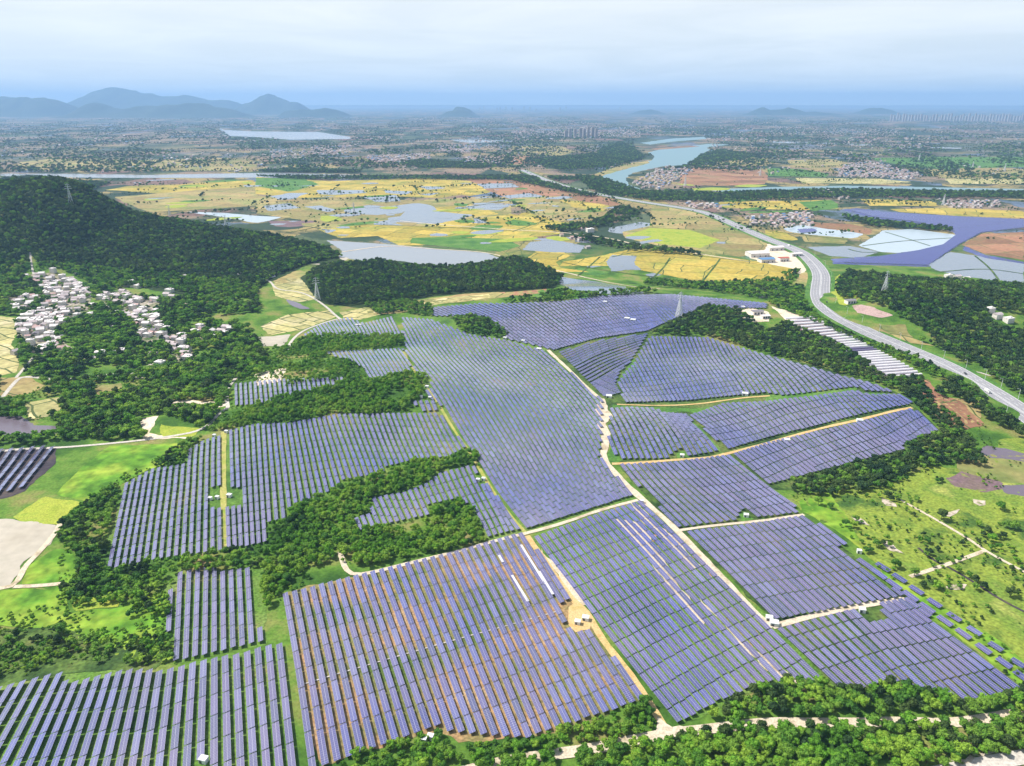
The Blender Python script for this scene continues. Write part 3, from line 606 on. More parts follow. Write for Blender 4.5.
# highway: verge, asphalt, painted lines
def offset_ribbon(name, o, width, m, off, a=0, b=None, dash=None):
    C = resample(HWW, 7); d = np.gradient(C, axis=0); d /= np.linalg.norm(d, axis=1)[:, None]; nr = np.stack([-d[:, 1], d[:, 0]], 1); V = []; Fc = []
    z = H(C[:, 0], C[:, 1])
    hw_z = np.convolve(np.pad(z, 8, mode='edge'), np.ones(17) / 17, 'valid') + 1.0
    n = 0
    for i in range(len(C) - 1):
        if dash and i % dash: continue
        for (p, q, zz) in ((C[i], nr[i], hw_z[i]), (C[i + 1], nr[i + 1], hw_z[i + 1])):
            for sgn in (-.5, .5): pt = p + q * (o + sgn * width); V.append((pt[0], pt[1], zz + off))
        Fc.append([n + 1, n, n + 2, n + 3]); n += 4
    return tag(link(name, mk(name, V, Fc), [M[m]]), kind='structure')
offset_ribbon('highway_embankment', 0, 46, 'green', -.35)
offset_ribbon('highway_road', 0, 31, 'asphalt', 0)
for o_ in (-14.4, 14.4, -.9, .9): offset_ribbon('road_marking', o_, .45, 'white', .03)
for o_ in (-10, -5.5, 5.5, 10): offset_ribbon('road_marking', o_, .35, 'white', .03, dash=2)
#@@SOLAR
# ------------------------------------------------------------------ solar arrays
TL, TS, TILT = 15.5, 3.75, R(13)
BL = []
def block(desc, poly, guides, pitch=6.0, holes=(), n=None, skip=None, flip=False):
    BL.append(dict(desc=desc, poly=PP(poly), guides=[PP(g) for g in guides], pitch=pitch, holes=holes, n=n, skip=skip, flip=flip))
block('lower left array', '-160,722 11,685 62,674 70,685 130,671 152,665 161,673 217,659 240,655 266,648 280,645 296,768 296,840 -200,840',
      ['-60,706 -170,840', '25,683 -22,766 -70,840', '62,674 19,766 -14,840', '161,672 147,766 138,840', '226,658 229,766 231,840', '280,645 293,766 301,840'], 5.9, ['203,745 214,744 215,766 215,790 200,790'])
block('small left array', '173,575 199,570 218,566 224,573 255,568 262,644 251,647 177,664 169,632', ['173,570 168,664', '199,568 196,660', '256,566 262,648'], 5.1)
block('long foreground array', '284,595 376,572 450,553 504,539 512,536 525,534 571,601 563,606 566,628 576,634 593,630 644,703 530,740 457,743 443,727 312,773',
      ['286,594 301,679 314,772', '373,573 401,650 429,731', '449,554 489,640 530,740', '520,533 566,610 627,712', '540,545 595,632 645,706'], 5.6)
block('array right of the orange track', '531,539 600,514 640,502 690,552 750,612 775,632 829,686 768,684 717,705 680,726 660,708 606,640 580,606', ['531,539 603,637 680,735', '585,520 670,622 740,705', '640,502 765,627 829,690'], 5.2)
block('lower right array', '777,630 845,612 874,604 905,599 1024,690 964,706 941,691 923,696 893,683 861,692 829,686', ['778,628 845,690 870,715', '845,612 930,697 945,712', '905,600 1024,688 1050,708'], 5.3, ['862,611 878,606 886,621 868,624'])
block('array beside the junction', '682,533 748,525 805,516 848,546 840,549 872,574 904,598 776,622', ['682,533 735,585 780,630', '745,524 800,575 850,620', '805,516 904,592 930,612'], 5.2)
block('array right of the white track', '618,465 670,463 727,456 768,487 803,514 745,521 680,529', ['620,465 652,499 684,532', '672,463 712,495 750,527', '727,455 768,487 806,516'], 5.2, ['738,516 746,510 758,519 742,524'])
block('array inside the bend', '611,409 630,408 655,409 662,413 685,415 722,452 680,460 620,461 608,445', ['600,395 620,440 634,470', '655,405 680,440 694,466', '686,414 724,453'], 5.3, ['670,457 681,450 692,459 680,464'])
block('middle right array', '689,416 707,410 723,404 765,402 818,396 853,391 868,395 898,395 903,395 913,405 868,414 818,427 768,439 728,451', ['689,416 710,434 730,454', '765,402 800,433', '818,396 850,424', '868,393 905,412 912,416'], 5.2)
block('eastern array', '731,455 768,443 856,423 911,409 928,419 940,432 903,445 906,451 853,464 793,480 770,486', ['731,455 772,488', '790,436 838,475', '856,422 905,455', '911,408 946,436'], 5.2)
block('upper right array', '625,404 618,384 624,374 634,364 640,352 650,337 707,338 730,345 767,356 800,365 843,377 868,383 898,394 868,392 855,388 785,397 767,394 743,396 687,402', ['585,338 630,412', '700,334 745,400', '767,350 812,400', '843,374 880,400 890,406'], 5.4)
block('fan shaped array', '558,353 600,341 648,334 637,352 630,363 620,372 615,384 621,394 604,399', ['604,397 612,395 622,391', '590,383 608,373 630,362', '572,366 600,353 641,345', '556,352 598,340 648,333'], 5.0, flip=True)
block('central array', '402,318 431,320 470,335 512,342 548,353 585,386 603,402 602,440 600,458 634,497 527,531 509,511 483,470 470,450 445,411 440,405 431,400 425,388 418,375 406,353', 
      ['385,318 403,355 416,375 443,412 481,472 527,532', '500,322 548,350 585,385 610,420 640,470 665,500'], 4.9, ['418,380 428,378 434,388 424,392'])
block('hilltop array', '434,308 480,304 512,304 562,302 605,296 672,295 767,304 767,309 732,309 705,305 692,313 667,323 648,332 598,339 554,351 530,345 512,341 490,331 487,318 460,317 430,317',
      ['385,296 440,320 500,350', '500,296 560,330 600,352', '600,290 640,315 665,335', '700,290 745,312 770,325', '790,300 830,316'], 5.6, ['452,318 470,316 488,318 508,336 485,338 460,330'])
block('array by the grassy path', '103,572 122,487 153,470 173,467 185,465 189,451 205,441 220,437 220,488 210,490 208,508 221,509 221,553 160,561 125,568', ['134,440 103,574', '160,438 139,570', '220,430 221,556'], 4.8)
block('array above the thicket', '227,432 255,425 288,424 321,418 338,415 406,414 438,414 446,420 466,449 449,459 421,460 385,469 384,474 344,482 326,496 291,507 287,520 268,525 266,544 250,548 229,550 228,508 241,506 242,490 228,489',
      ['226,425 230,552', '264,420 272,550', '330,412 361,490', '400,410 428,470', '441,410 470,458'], 4.9)
block('array below the thicket', '355,519 371,514 372,499 406,493 429,483 440,474 471,466 483,473 506,513 522,531 489,539 483,536 478,520 471,508 461,500 430,506 429,517 396,524 361,532', ['340,480 366,540', '405,480 436,545', '471,464 500,515 514,545', '482,466 506,512 524,536'], 4.9, ['474,476 486,474 490,484 478,486'])
block('upper left array', '232,385 251,383 281,380 286,380 320,379 349,378 340,385 319,391 256,406 233,407', ['232,378 233,410', '349,376 354,396'], 5.0)
block('array under the oval grove', '326,353 403,349 415,376 400,374 388,378 370,383 364,370 350,361 336,358', ['326,350 345,385', '403,349 420,380'], 5.0)
block('array above the oval grove', '303,336 321,325 349,318 364,324 393,317 404,335 306,341', ['298,322 312,345', '400,312 414,340'], 5.2)
block('dark ground array', '-40,452 0,450 54,446 54,458 26,488 0,496 -60,500', ['-40,440 -90,506', '54,445 14,500', '80,445 40,500'], 8.2)
block('patch by the white huts', '411,403 420,401 436,402 437,412 425,413', ['405,398 412,414', '440,398 448,414'], 6)

def lineint(G, t):
    s = np.concatenate([[0], np.cumsum(np.linalg.norm(np.diff(G, axis=0), axis=1))]); s /= s[-1]
    return np.stack([np.interp(t, s, G[:, k]) for k in range(2)], 1)
TAB = []     # centre, axis unit(3), length scale, block, row, index in row
HOLE_T = np.linspace(0, 1, 90)
for bi, B in enumerate(BL):
    GW = []
    for g in B['guides']:
        G_ = smoothline(np.array(g), 2) if len(g) > 2 else lineint(np.array(g, float), np.linspace(0, 1, 6)); e0 = G_[0] + (G_[0] - G_[2]) / (np.linalg.norm(G_[0] - G_[2]) + 1e-9) * (26 if bi > 2 else 0); e1 = G_[-1] + (G_[-1] - G_[-3 if len(G_) > 2 else 0]) / (np.linalg.norm(G_[-1] - G_[-3 if len(G_) > 2 else 0]) + 1e-9) * (34 if bi > 2 else 0)
        if bi > 2: G_ = np.vstack([[e0], G_, [e1]])
        Wp = px2w(lineint(G_, np.linspace(0, 1, 40)), flat=bi > 2)[:, :2]
        GW.append(lineint(Wp, HOLE_T))
    rows = []
    for a, b in zip(GW[:-1], GW[1:]):
        d = (a[-1] - a[0]); d /= np.linalg.norm(d); m_ = (b - a); perp = np.abs(m_[:, 0] * d[1] - m_[:, 1] * d[0]).mean()
        k = max(1, int(round(perp / B['pitch']))); rows += [a + (b - a) * j / k for j in range(k)]
    rows.append(GW[-1]); rn = 0
    if bi > 2 and len(rows) > 4:
        rows = [rows[0] + (rows[0] - rows[2]) / 2 * k for k in range(6, 0, -1)] + rows + [rows[-1] + (rows[-1] - rows[-3]) / 2 * k for k in range(1, 7)]
    rmap = []
    for C in rows:
        S = resample(C, 1.0); z = H(S[:, 0], S[:, 1]); u, v = w2px(S[:, 0], S[:, 1], z)
        ok = inpoly(u, v, B['poly'])
        for h in B['holes']: ok &= ~inpoly(u, v, PP(h))
        i = 0; runs = []
        while i < len(S):
            if ok[i]:
                j = i
                while j + 1 < len(S) and ok[j + 1]: j += 1
                if j - i >= 9: runs.append((i, j))
                i = j + 1
            i += 1
        if not runs: continue
        rn += 1; tn = 0; tabs = []
        for (i, j) in runs:
            st = TL + .7 if bi in (0, 2) else 13.9; gp = .28 if bi in (0, 1, 2) else .36 if bi < 7 else .5; sc_ = (len(S) - 1) / (np.linalg.norm(np.diff(S, axis=0), axis=1).sum())
            cuts = [i] + [x_ for x_ in np.arange(0, len(S), st) if i + 7 < x_ < j - 7] + [j]
            for s0, s1 in zip(cuts[:-1], cuts[1:]):
                seg = s1 - s0; p = [np.interp(s0 + gp, np.arange(len(S)), S[:, 0]), np.interp(s0 + gp, np.arange(len(S)), S[:, 1])]; r_ = [np.interp(s0 + seg - gp, np.arange(len(S)), S[:, 0]), np.interp(s0 + seg - gp, np.arange(len(S)), S[:, 1])]
                A = np.array([*p, float(H(*p))]); Bq = np.array([*r_, float(H(*r_))])
                if A[1] > Bq[1]: A, Bq = Bq, A             # axis points away from the camera
                tabs.append((A, Bq))
        tabs.sort(key=lambda t: t[0][1])
        for q, (A, Bq) in enumerate(tabs): TAB.append((A, Bq, bi, rn, q + 1))
# loose tables standing at the edge of the meadow
for k, (x, y) in enumerate(PP('865,565.6 879,575.8 894,586.5 910.6,598 927,610 945,623 963.4,636 983.5,651 1004,665 1021,678')): 
    A = px2w([(x - 7, y - 5), (x + 7, y + 5)]); TAB.append((A[0] if A[0][1] < A[1][1] else A[1], A[1] if A[0][1] < A[1][1] else A[0], -1, 1, k + 1))
for k, (x, y) in enumerate(PP('882.5,569 899,580 916,592 934,605 953.6,619 973.7,633 995,648.7 1017,665')):
    A = px2w([(x - 6, y - 4.2), (x + 7, y + 4.2)]); TAB.append((A[0] if A[0][1] < A[1][1] else A[1], A[1] if A[0][1] < A[1][1] else A[0], -1, 2, k + 1))
print('tables', len(TAB))
def wid(bi): return min(3.9, BL[bi]['pitch'] * (.60 if bi in (0, 1, 2) else .57 if bi > 13 else .62)) if bi >= 0 else 3.7
def table_frame(A, B, flip=False):
    ax = (B - A); Ln = np.linalg.norm(ax); ax /= Ln; h = np.array([ax[1], -ax[0], 0]) * (-1 if flip else 1); h /= np.linalg.norm(h)   # h: to the right of the axis
    jr = (rng.random() - .5) * R(2.4); tl = TILT + jr
    # follow a little of the cross slope
    c = (A + B) / 2; sl_ = (float(H(c[0] + h[0] * 4, c[1] + h[1] * 4)) - float(H(c[0] - h[0] * 4, c[1] - h[1] * 4))) / 8
    tl += math.atan(sl_) * .6
    nz = np.cross(h, ax); nz = nz if nz[2] > 0 else -nz; cr = h * math.cos(tl) + nz * math.sin(tl); nn = np.cross(cr, ax)
    return c, ax, cr, nn, Ln
def ordw(n): return {1: 'first', 2: 'second', 3: 'third', 4: 'fourth', 5: 'fifth', 6: 'sixth', 7: 'seventh', 8: 'eighth', 9: 'ninth', 10: 'tenth'}.get(n, f"{n}{'th' if 10 < n % 100 < 14 else {1: 'st', 2: 'nd', 3: 'rd'}.get(n % 10, 'th')}")
score = []
for i, (A, B, bi, rn, q) in enumerate(TAB):
    c = (A + B) / 2; u, v = w2px(c[0], c[1], c[2] + 1.5); vis = -4 < u < 1028 and v < 768
    score.append((-(c[1] * CP + (CAMH - c[2]) * SP) if vis else -1e9, i))
near = {i for s, i in sorted(score, reverse=True)[:292]}
near |= {i for i, t in enumerate(TAB) if t[2] == -1 and score[i][0] > -1e8}
near = set(list(near)[:400])
# one table: panels, rail frame with legs
def table_meshes():
    HH = 2.0
    a, b = TL / 2, TS / 2
    V = [(-a, -b, HH), (a, -b, HH), (a, b, HH), (-a, b, HH), (-a, -b, HH - .05), (a, -b, HH - .05), (a, b, HH - .05), (-a, b, HH - .05)]
    Fc = [[3, 2, 1, 0], [4, 5, 6, 7], [0, 1, 5, 4], [1, 2, 6, 5], [2, 3, 7, 6], [3, 0, 4, 7]]
    # local: x along the row, y to the LEFT (low side is +y)
    uv = {0: [(0, 2), (16, 2), (16, 0), (0, 0)]}; U = []
    for k, f in enumerate(Fc): U += uv.get(k, [(.5, .5)] * 4)
    V = [(x, y, z) for x, y, z in V]; Fc[0] = [0, 1, 2, 3]; Fc[1] = [7, 6, 5, 4]
    for k in range(2, 6): Fc[k] = Fc[k][::-1]
    me = mk('panels', V, Fc, [0, 1, 1, 1, 1, 1], U); me.materials.append(M['panel']); me.materials.append(M['back'])
    f = MB()
    for y in (-1.2, 1.2): f.box((0, y, HH - .11), (TL - .3, .1, .1))
    l2 = []
    for x in (-6.6, -2.2, 2.2, 6.6):
        f.bar((x, -1.9, HH - .2), (x, 1.9, HH - .2), .06)
    for x in (-6.6, -2.2, 2.2, 6.6):
        g = MB(); g.bar((x, 0, HH - .2), (x, 0, -1.2), .09, n_=6); l2.append(mk('leg', g.V, g.F)); l2[-1].materials.append(M['steel'])
    fm = mk('frame', f.V, f.F); fm.materials.append(M['steel'])
    return me, fm, l2
pan_me, frm_me, leg_mes = table_meshes()
FV = []; FU = []; FI = []; FTn = []; nleg = MB()
def nodup(name, me, par):
    o = bpy.data.objects.new(name, me); COL.objects.link(o); o.parent = par; return o
names_row = {}
for i, (A, B, bi, rn, q) in enumerate(TAB):
    c, ax, cr, nn, Ln = table_frame(A, B, bi >= 0 and BL[bi]['flip'])
    if i in near:
        e = bpy.data.objects.new('solar_table', None); COL.objects.link(e); e.empty_display_size = .5
        lf = -cr; Mx = Matrix(((ax[0], lf[0], nn[0], c[0]), (ax[1], lf[1], nn[1], c[1]), (ax[2], lf[2], nn[2], c[2]), (0, 0, 0, 1)))
        if np.dot(np.cross(ax, lf), nn) < 0: nn = -nn; Mx = Matrix(((ax[0], lf[0], nn[0], c[0]), (ax[1], lf[1], nn[1], c[1]), (ax[2], lf[2], nn[2], c[2]), (0, 0, 0, 1)))
        e.matrix_world = Mx @ Matrix.Diagonal((Ln / TL, wid(bi) / TS, 1, 1))
        nodup('panels', pan_me, e); nodup('frame', frm_me, e)
        nodup('leg', leg_mes[0], e); nodup('leg', leg_mes[3], e)
        if bi >= 0:
            tag(e, f"blue table {ordw(q)} from near end, row {rn} from left, {BL[bi]['desc']}", 'solar table', f"solar tables of the {BL[bi]['desc']}")
        else:
            tag(e, f"short loose solar table, {ordw(q)} from top in the {'inner' if rn == 1 else 'outer'} line beside the meadow", 'solar table', 'loose solar tables along the meadow edge')
    else:
        if nn[2] < 0: nn = -nn
        o = c + nn * 2.0; a_ = ax * Ln / 2; b_ = cr * wid(bi) / 2; t = nn * .06
        top = [o - a_ - b_, o - a_ + b_, o + a_ + b_, o + a_ - b_]; top = top[::-1]; bot = [p - t for p in top]; n0 = len(FV); FV += top + bot
        FI += [[n0, n0 + 1, n0 + 2, n0 + 3], [n0 + 7, n0 + 6, n0 + 5, n0 + 4]] + [[n0 + (k + 1) % 4, n0 + k, n0 + 4 + k, n0 + 4 + (k + 1) % 4] for k in range(4)]
        m_ = Ln / TL * 16; FU += [(m_, 0), (m_, 2), (0, 2), (0, 0)] + [(.5, .5)] * 20; FTn.append(rng.random())
me = mk('solar_rows', np.array(FV), FI, np.tile([0, 1, 1, 1, 1, 1], len(FI) // 6), FU)
at = me.attributes.new('tint', 'FLOAT', 'FACE'); at.data.foreach_set('value', np.repeat(np.array(FTn, np.float32), 6))
tag(link('solar_tables_mass', me, [M['panel'], M['back']]), 'farther blue solar tables in long parallel rows over the rolling ground', 'solar tables', kind='stuff')
# pale strips added as painted sun glare on the solar tables
for k, (s, lab) in enumerate([('521,547 549,592', 'long strip of painted sun glare between the rows near the orange track'), ('539,574 553,597', 'short strip of painted sun glare just left of the huts'), ('512,578 528,604', 'strip of painted sun glare farthest left among the dark rows'), ('499,557 503,564', 'tiny patch of painted sun glare at the upper edge of the long foreground array')]):
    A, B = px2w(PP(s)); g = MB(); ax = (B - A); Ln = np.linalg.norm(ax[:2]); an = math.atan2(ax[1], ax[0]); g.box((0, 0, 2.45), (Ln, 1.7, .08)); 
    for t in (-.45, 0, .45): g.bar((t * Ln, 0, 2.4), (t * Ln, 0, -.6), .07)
    o = g.build('painted_glare_strip', M['sheet'], None, tuple((A + B) / 2)); o.rotation_euler = (0, 0, an); tag(o, lab, 'glare strip', 'painted glare strips')
# rows of panels standing in the flooded ponds
g = MB()
def far_rows(poly, ang, pitch, w_, z):
    W = px2w(PP(poly), flat=True)[:, :2]; c, s_ = math.cos(ang), math.sin(ang); Rt = np.array([[c, s_], [-s_, c]]); Q = W @ Rt.T
    for yy in np.arange(Q[:, 1].min(), Q[:, 1].max(), pitch):
        xs = []
        for i in range(len(Q)):
            a, b = Q[i], Q[(i + 1) % len(Q)]
            if (a[1] > yy) != (b[1] > yy): xs.append(a[0] + (b[0] - a[0]) * (yy - a[1]) / (b[1] - a[1]))
        xs.sort()
        for a, b in zip(xs[::2], xs[1::2]):
            if b - a < 12: continue
            k = max(1, int((b - a) / 60))
            for j in range(k):
                p0 = a + (b - a) * j / k + 1; p1 = a + (b - a) * (j + 1) / k - 1
                q4 = [np.array([p, yy + t]) @ Rt for p, t in ((p0, -w_ / 2), (p1, -w_ / 2), (p1, w_ / 2), (p0, w_ / 2))]
                g.poly([(q4[0][0], q4[0][1], z + .8), (q4[1][0], q4[1][1], z + .8), (q4[2][0], q4[2][1], z), (q4[3][0], q4[3][1], z)])
far_rows('848,210 893,213 958,217 1024,220 1024,228 981,233 958,245.5 943,255.6 928,266 836,263 886,256 918,251 943,245 956,235 953,231 916,222 873,217', 1.9, 7.5, 5, 2)
far_rows('797,230 815,229 817,232 800,234', 1.9, 7.5, 5, 2)
pm = solar_mat('pond_panels', (.045, .042, .22), (.05, .045, .22))
tag(g.build('pond_solar_rows', pm), 'purple blue solar rows standing in the flooded ponds beyond the highway', 'solar rows', kind='stuff')
#@@TREES
# ------------------------------------------------------------------ trees
def ico(sub):
    bm = bmesh.new(); bmesh.ops.create_icosphere(bm, subdivisions=sub, radius=1); V = np.array([v.co[:] for v in bm.verts]); Fc = [[v.index for v in f.verts] for f in bm.faces]; bm.free(); return V, Fc
IV, IF = ico(2); IV1, IF1 = ico(1)
def crown_mesh(name, rad, hgt, lobes, leaves, ls, m, seed, base=1.6, low=False):
    r = np.random.default_rng(seed); V = []; Fc = []; n = 0; ctr = []
    for k in range(lobes):
        a = r.random() * 6.283; q = math.sqrt(r.random()) * .62 * rad; zz = base + hgt * (.30 + .45 * r.random() * (1 - q / rad * .6)); lr = rad * (.24 + .2 * r.random()); q = q * 1.15; zz += (r.random() - .5) * hgt * .2
        if k == 0: q = 0; zz = base + hgt * .55; lr = rad * .5
        ctr.append((q * math.cos(a), q * math.sin(a), zz, lr))
    iv, if_ = (IV1, IF1) if low else (IV, IF)
    for (x, y, z, lr) in ctr:
        d = 1 + .28 * (r.random(len(iv)) - .5); P = iv * d[:, None] * lr * .78 * np.array([1, 1, .8]) + np.array([x, y, z]); V.append(P); Fc += [[i + n for i in f] for f in if_]; n += len(iv)
    per = leaves // lobes
    for (x, y, z, lr) in ctr:
        d = r.normal(size=(per, 3)); d[:, 2] = np.abs(d[:, 2]) * .9 - .25; d /= np.linalg.norm(d, axis=1)[:, None]
        P = np.array([x, y, z]) + d * lr * (r.random((per, 1)) * .34 + .78) * np.array([1, 1, .82])
        nn = d + r.normal(size=(per, 3)) * .55; nn /= np.linalg.norm(nn, axis=1)[:, None]
        t = np.cross(nn, r.normal(size=(per, 3))); t /= np.linalg.norm(t, axis=1)[:, None]; b = np.cross(nn, t); s = ls * (.6 + .8 * r.random((per, 1)))
        Q = np.stack([P - t * s - b * s * .6, P + t * s - b * s * .6, P + t * s * .7 + b * s * .6, P - t * s * .7 + b * s * .6], 1).reshape(-1, 3)
        V.append(Q); Fc += [[n + 4 * i, n + 4 * i + 1, n + 4 * i + 2, n + 4 * i + 3] for i in range(per)]; n += 4 * per
    me = mk(name, np.concatenate(V), Fc); me.materials.append(m); return me
def trunk_mesh(hh, seed):
    r = random.Random(seed); g = MB(); g.bar((0, 0, -.8), (.1, .05, hh * .45), .24, n_=6, w2=.16)
    for k in range(4):
        a = r.random() * 6.28; g.bar((.1, .05, hh * .42), (math.cos(a) * 1.4, math.sin(a) * 1.4, hh * .75), .12, n_=5, w2=.05)
    me = mk('trunk', g.V, g.F); me.materials.append(BARK); return me
CR = {'b': [], 'm': [], 'd': []}
for key, m_ in (('b', LEAF_B), ('m', LEAF_M), ('d', LEAF_D)):
    for k in range(4): CR[key].append(crown_mesh('crown', 3.6, 6.6, 16, 1150, .27, m_, 11 + k + ord(key)))
NEARC = CR['b'] + CR['m']
TRK = [trunk_mesh(6.5, k) for k in range(3)]
def inst_set(key, low):
    c = bpy.data.collections.new('tree_kinds_' + key + str(low))
    for k in range(4):
        me = crown_mesh('c', 3.7, 6.6, 8 if low else 12, 120 if low else 480, .75 if low else .38, {'b': (LEAF_B, LEAF_B, LEAF_M, LEAF_B), 'm': (LEAF_M, LEAF_B, LEAF_M, LEAF_D), 'd': (LEAF_D, LEAF_D, LEAF_D, LEAF_M)}[key][k], 50 + k + ord(key), low=low)
        o = bpy.data.objects.new(f'crown_{key}{k}{low}', me); c.objects.link(o)
    return c
ICOL = {}
def gn_mass(name, P, S, key, low, label, cat='trees'):
    if (key, low) not in ICOL: ICOL[(key, low)] = inst_set(key, low)
    n = len(P); me = bpy.data.meshes.new(name); me.vertices.add(n); me.vertices.foreach_set('co', np.asarray(P, np.float32).ravel())
    rot = np.zeros((n, 3), np.float32); rot[:, 2] = rng.random(n) * 6.283; rot[:, :2] = (rng.random((n, 2)) - .5) * .25
    a = me.attributes.new('rot', 'FLOAT_VECTOR', 'POINT'); a.data.foreach_set('vector', rot.ravel())
    a = me.attributes.new('scl', 'FLOAT_VECTOR', 'POINT'); a.data.foreach_set('vector', np.asarray(S, np.float32).ravel())
    a = me.attributes.new('idx', 'INT', 'POINT'); a.data.foreach_set('value', rng.integers(0, 4, n).astype(np.int32))
    o = link(name, me); md = o.modifiers.new('grow', 'NODES'); g = bpy.data.node_groups.new('grow', 'GeometryNodeTree'); md.node_group = g
    g.interface.new_socket('Geometry', in_out='INPUT', socket_type='NodeSocketGeometry'); g.interface.new_socket('Geometry', in_out='OUTPUT', socket_type='NodeSocketGeometry')
    gi = g.nodes.new('NodeGroupInput'); go = g.nodes.new('NodeGroupOutput'); ip = g.nodes.new('GeometryNodeInstanceOnPoints'); ci = g.nodes.new('GeometryNodeCollectionInfo')
    ci.inputs[0].default_value = ICOL[(key, low)]; ci.inputs['Separate Children'].default_value = True; ci.inputs['Reset Children'].default_value = True
    def na(t, nm):
        x = g.nodes.new('GeometryNodeInputNamedAttribute'); x.data_type = t; x.inputs[0].default_value = nm; return x
    g.links.new(gi.outputs[0], ip.inputs['Points']); g.links.new(ci.outputs[0], ip.inputs['Instance']); ip.inputs['Pick Instance'].default_value = True
    g.links.new(na('INT', 'idx').outputs[0], ip.inputs['Instance Index']); g.links.new(na('FLOAT_VECTOR', 'rot').outputs[0], ip.inputs['Rotation']); g.links.new(na('FLOAT_VECTOR', 'scl').outputs[0], ip.inputs['Scale'])
    g.links.new(ip.outputs[0], go.inputs[0])
    return tag(o, label, cat, kind='stuff')
VILL = [PP(s) for s in ['24,275 50,275 72,279 82,286 93,297 85,311 68,312 55,312 50,300 40,290', '38,310 52,300 70,312 68,325 48,340 45,358 32,352 18,330 20,318', '10,300 35,295 38,305 20,313 8,308',
        '50,336 72,338 76,352 60,356 52,350', '100,297 122,290 140,300 160,300 158,315 165,330 160,345 140,345 138,330 122,315 120,305 103,305', '160,335 182,335 183,345 195,355 192,368 180,366 172,354',
        '190,325 206,326 204,333 190,334', '208,330 234,329 233,335 210,336']]
def points(poly, sp, cover=1., nk=0, nsc=40., excl=(), jit=.9):
    P = PP(poly) if isinstance(poly, str) else poly; W = px2w(np.clip(P, [-400, 104], [1500, 1200]))
    pad = 12
    xs = np.arange(W[:, 0].min() - pad, W[:, 0].max() + pad, sp); ys = np.arange(W[:, 1].min() - pad, W[:, 1].max() + pad, sp)
    X, Y = np.meshgrid(xs, ys); X = X.ravel() + (rng.random(X.size) - .5) * sp * jit; Y = Y.ravel() + (rng.random(Y.size) - .5) * sp * jit
    Z = H(X, Y); u, v = w2px(X, Y, Z); k = inpoly(u, v, P)
    if cover < 1: k &= fnoise(X / nsc, Y / nsc, nk + 20) < (.5 + (cover - .5) * .62)
    for e in excl: k &= ~inpoly(u, v, e)
    if X.size and W[:, 0].max() > 200:
        Q_ = resample(HWW, 12); kk = np.where(k)[0]
        for c_ in range(0, len(kk), 3000):
            i_ = kk[c_:c_ + 3000]; dd = np.hypot(X[i_, None] - Q_[None, :, 0], Y[i_, None] - Q_[None, :, 1]).min(1); k[i_[dd < 26]] = False
    return np.stack([X, Y, Z], 1)[k]
def scl(n, a, b, hz=.9): s = a + (b - a) * rng.random(n) ** 1.3 + (b - a) * .5 * (rng.random(n) < .06); return np.stack([s, s, s * (hz + .3 * rng.random(n))], 1)
MASS = {}
def wood(key, name, polys, sp, size, cover=1., low=False, excl=(), label='', nsc=40.):
    P = [points(p, sp, cover, k, nsc, excl) for k, p in enumerate(polys)]; P = np.concatenate(P)
    if len(P) == 0: return
    gn_mass(name, P, scl(len(P), *size), key, low, label)
    print(name, len(P))
ROADS = [PP('16,378 30,360 42,345 52,318 56,300 46,285 32,278 29,255 33,255 36,276 50,284 61,300 56,320 46,346 34,362 20,382'), PP('134,378 140,376 144,364 154,360 148,368 144,380'), PP('0,400 16,378 60,378 110,372 142,370 142,374 100,378 60,383 25,380 4,402')]
# foreground woods: every tree nearest to the camera is a thing of its own
GROVE = {
 'the grove just above the bottom dirt road': '704,722 722,709 745,702 765,688 790,682 830,686 861,693 893,684 923,697 941,692 964,707 1024,692 1040,700 1040,714 993,714 905,716 800,718 760,718',
 'the wood below the bottom dirt road': '480,764 512,762 575,756 660,744 700,735 767,728 901,727 993,726 1040,714 1040,752 960,762 930,772 480,800',
 'the narrow thicket under the long foreground array': '320,778 350,757 440,732 457,747 530,742 645,705 660,728 640,738 594,745 575,748 512,755 430,772'}
GKIND = list(GROVE)
FT = []
for gi_, (gname, poly) in enumerate(GROVE.items()):
    P = points(poly, 4.7 if gi_ < 2 else 4.3, .97, gi_, 25.)
    u, v = w2px(P[:, 0], P[:, 1], P[:, 2] + 3)
    for p, uu, vv in zip(P, u, v): FT.append((gi_, p, float(uu), float(vv)))
vis = [t for t in FT if -6 < t[2] < 1030 and t[3] < 778]; vis.sort(key=lambda t: -t[3] - (40 if t[0] == 2 else 0)); keep = vis[:288]; kid = {id(t) for t in keep}; rest = [t for t in FT if id(t) not in kid]
for gi_, gname in enumerate(GKIND):
    T_ = sorted([t for t in keep if t[0] == gi_], key=lambda t: t[2])
    for k, (_, p, uu, vv) in enumerate(T_):
        e = empty('broadleaf_tree' if gi_ < 2 else 'low_tree', tuple(p), rng.random() * 6.28); s = (.62 + .62 * rng.random() ** 1.4) * (1 if gi_ < 2 else .68); e.scale = (s, s, s * (.85 + .3 * rng.random()))
        c = NEARC[int(rng.integers(0, 8))]; nodup('crown', c, e); nodup('trunk', TRK[k % 3], e)
        tag(e, f"bushy green tree, {ordw(k + 1)} from left in {gname}", 'tree', f"trees of {gname}")
if rest:
    P = np.array([t[1] for t in rest]); gn_mass('woodland', P, scl(len(P), .7, 1.05), 'm', False, 'other bushy trees filling the woods by the bottom dirt road')
def village_trees():
    return None
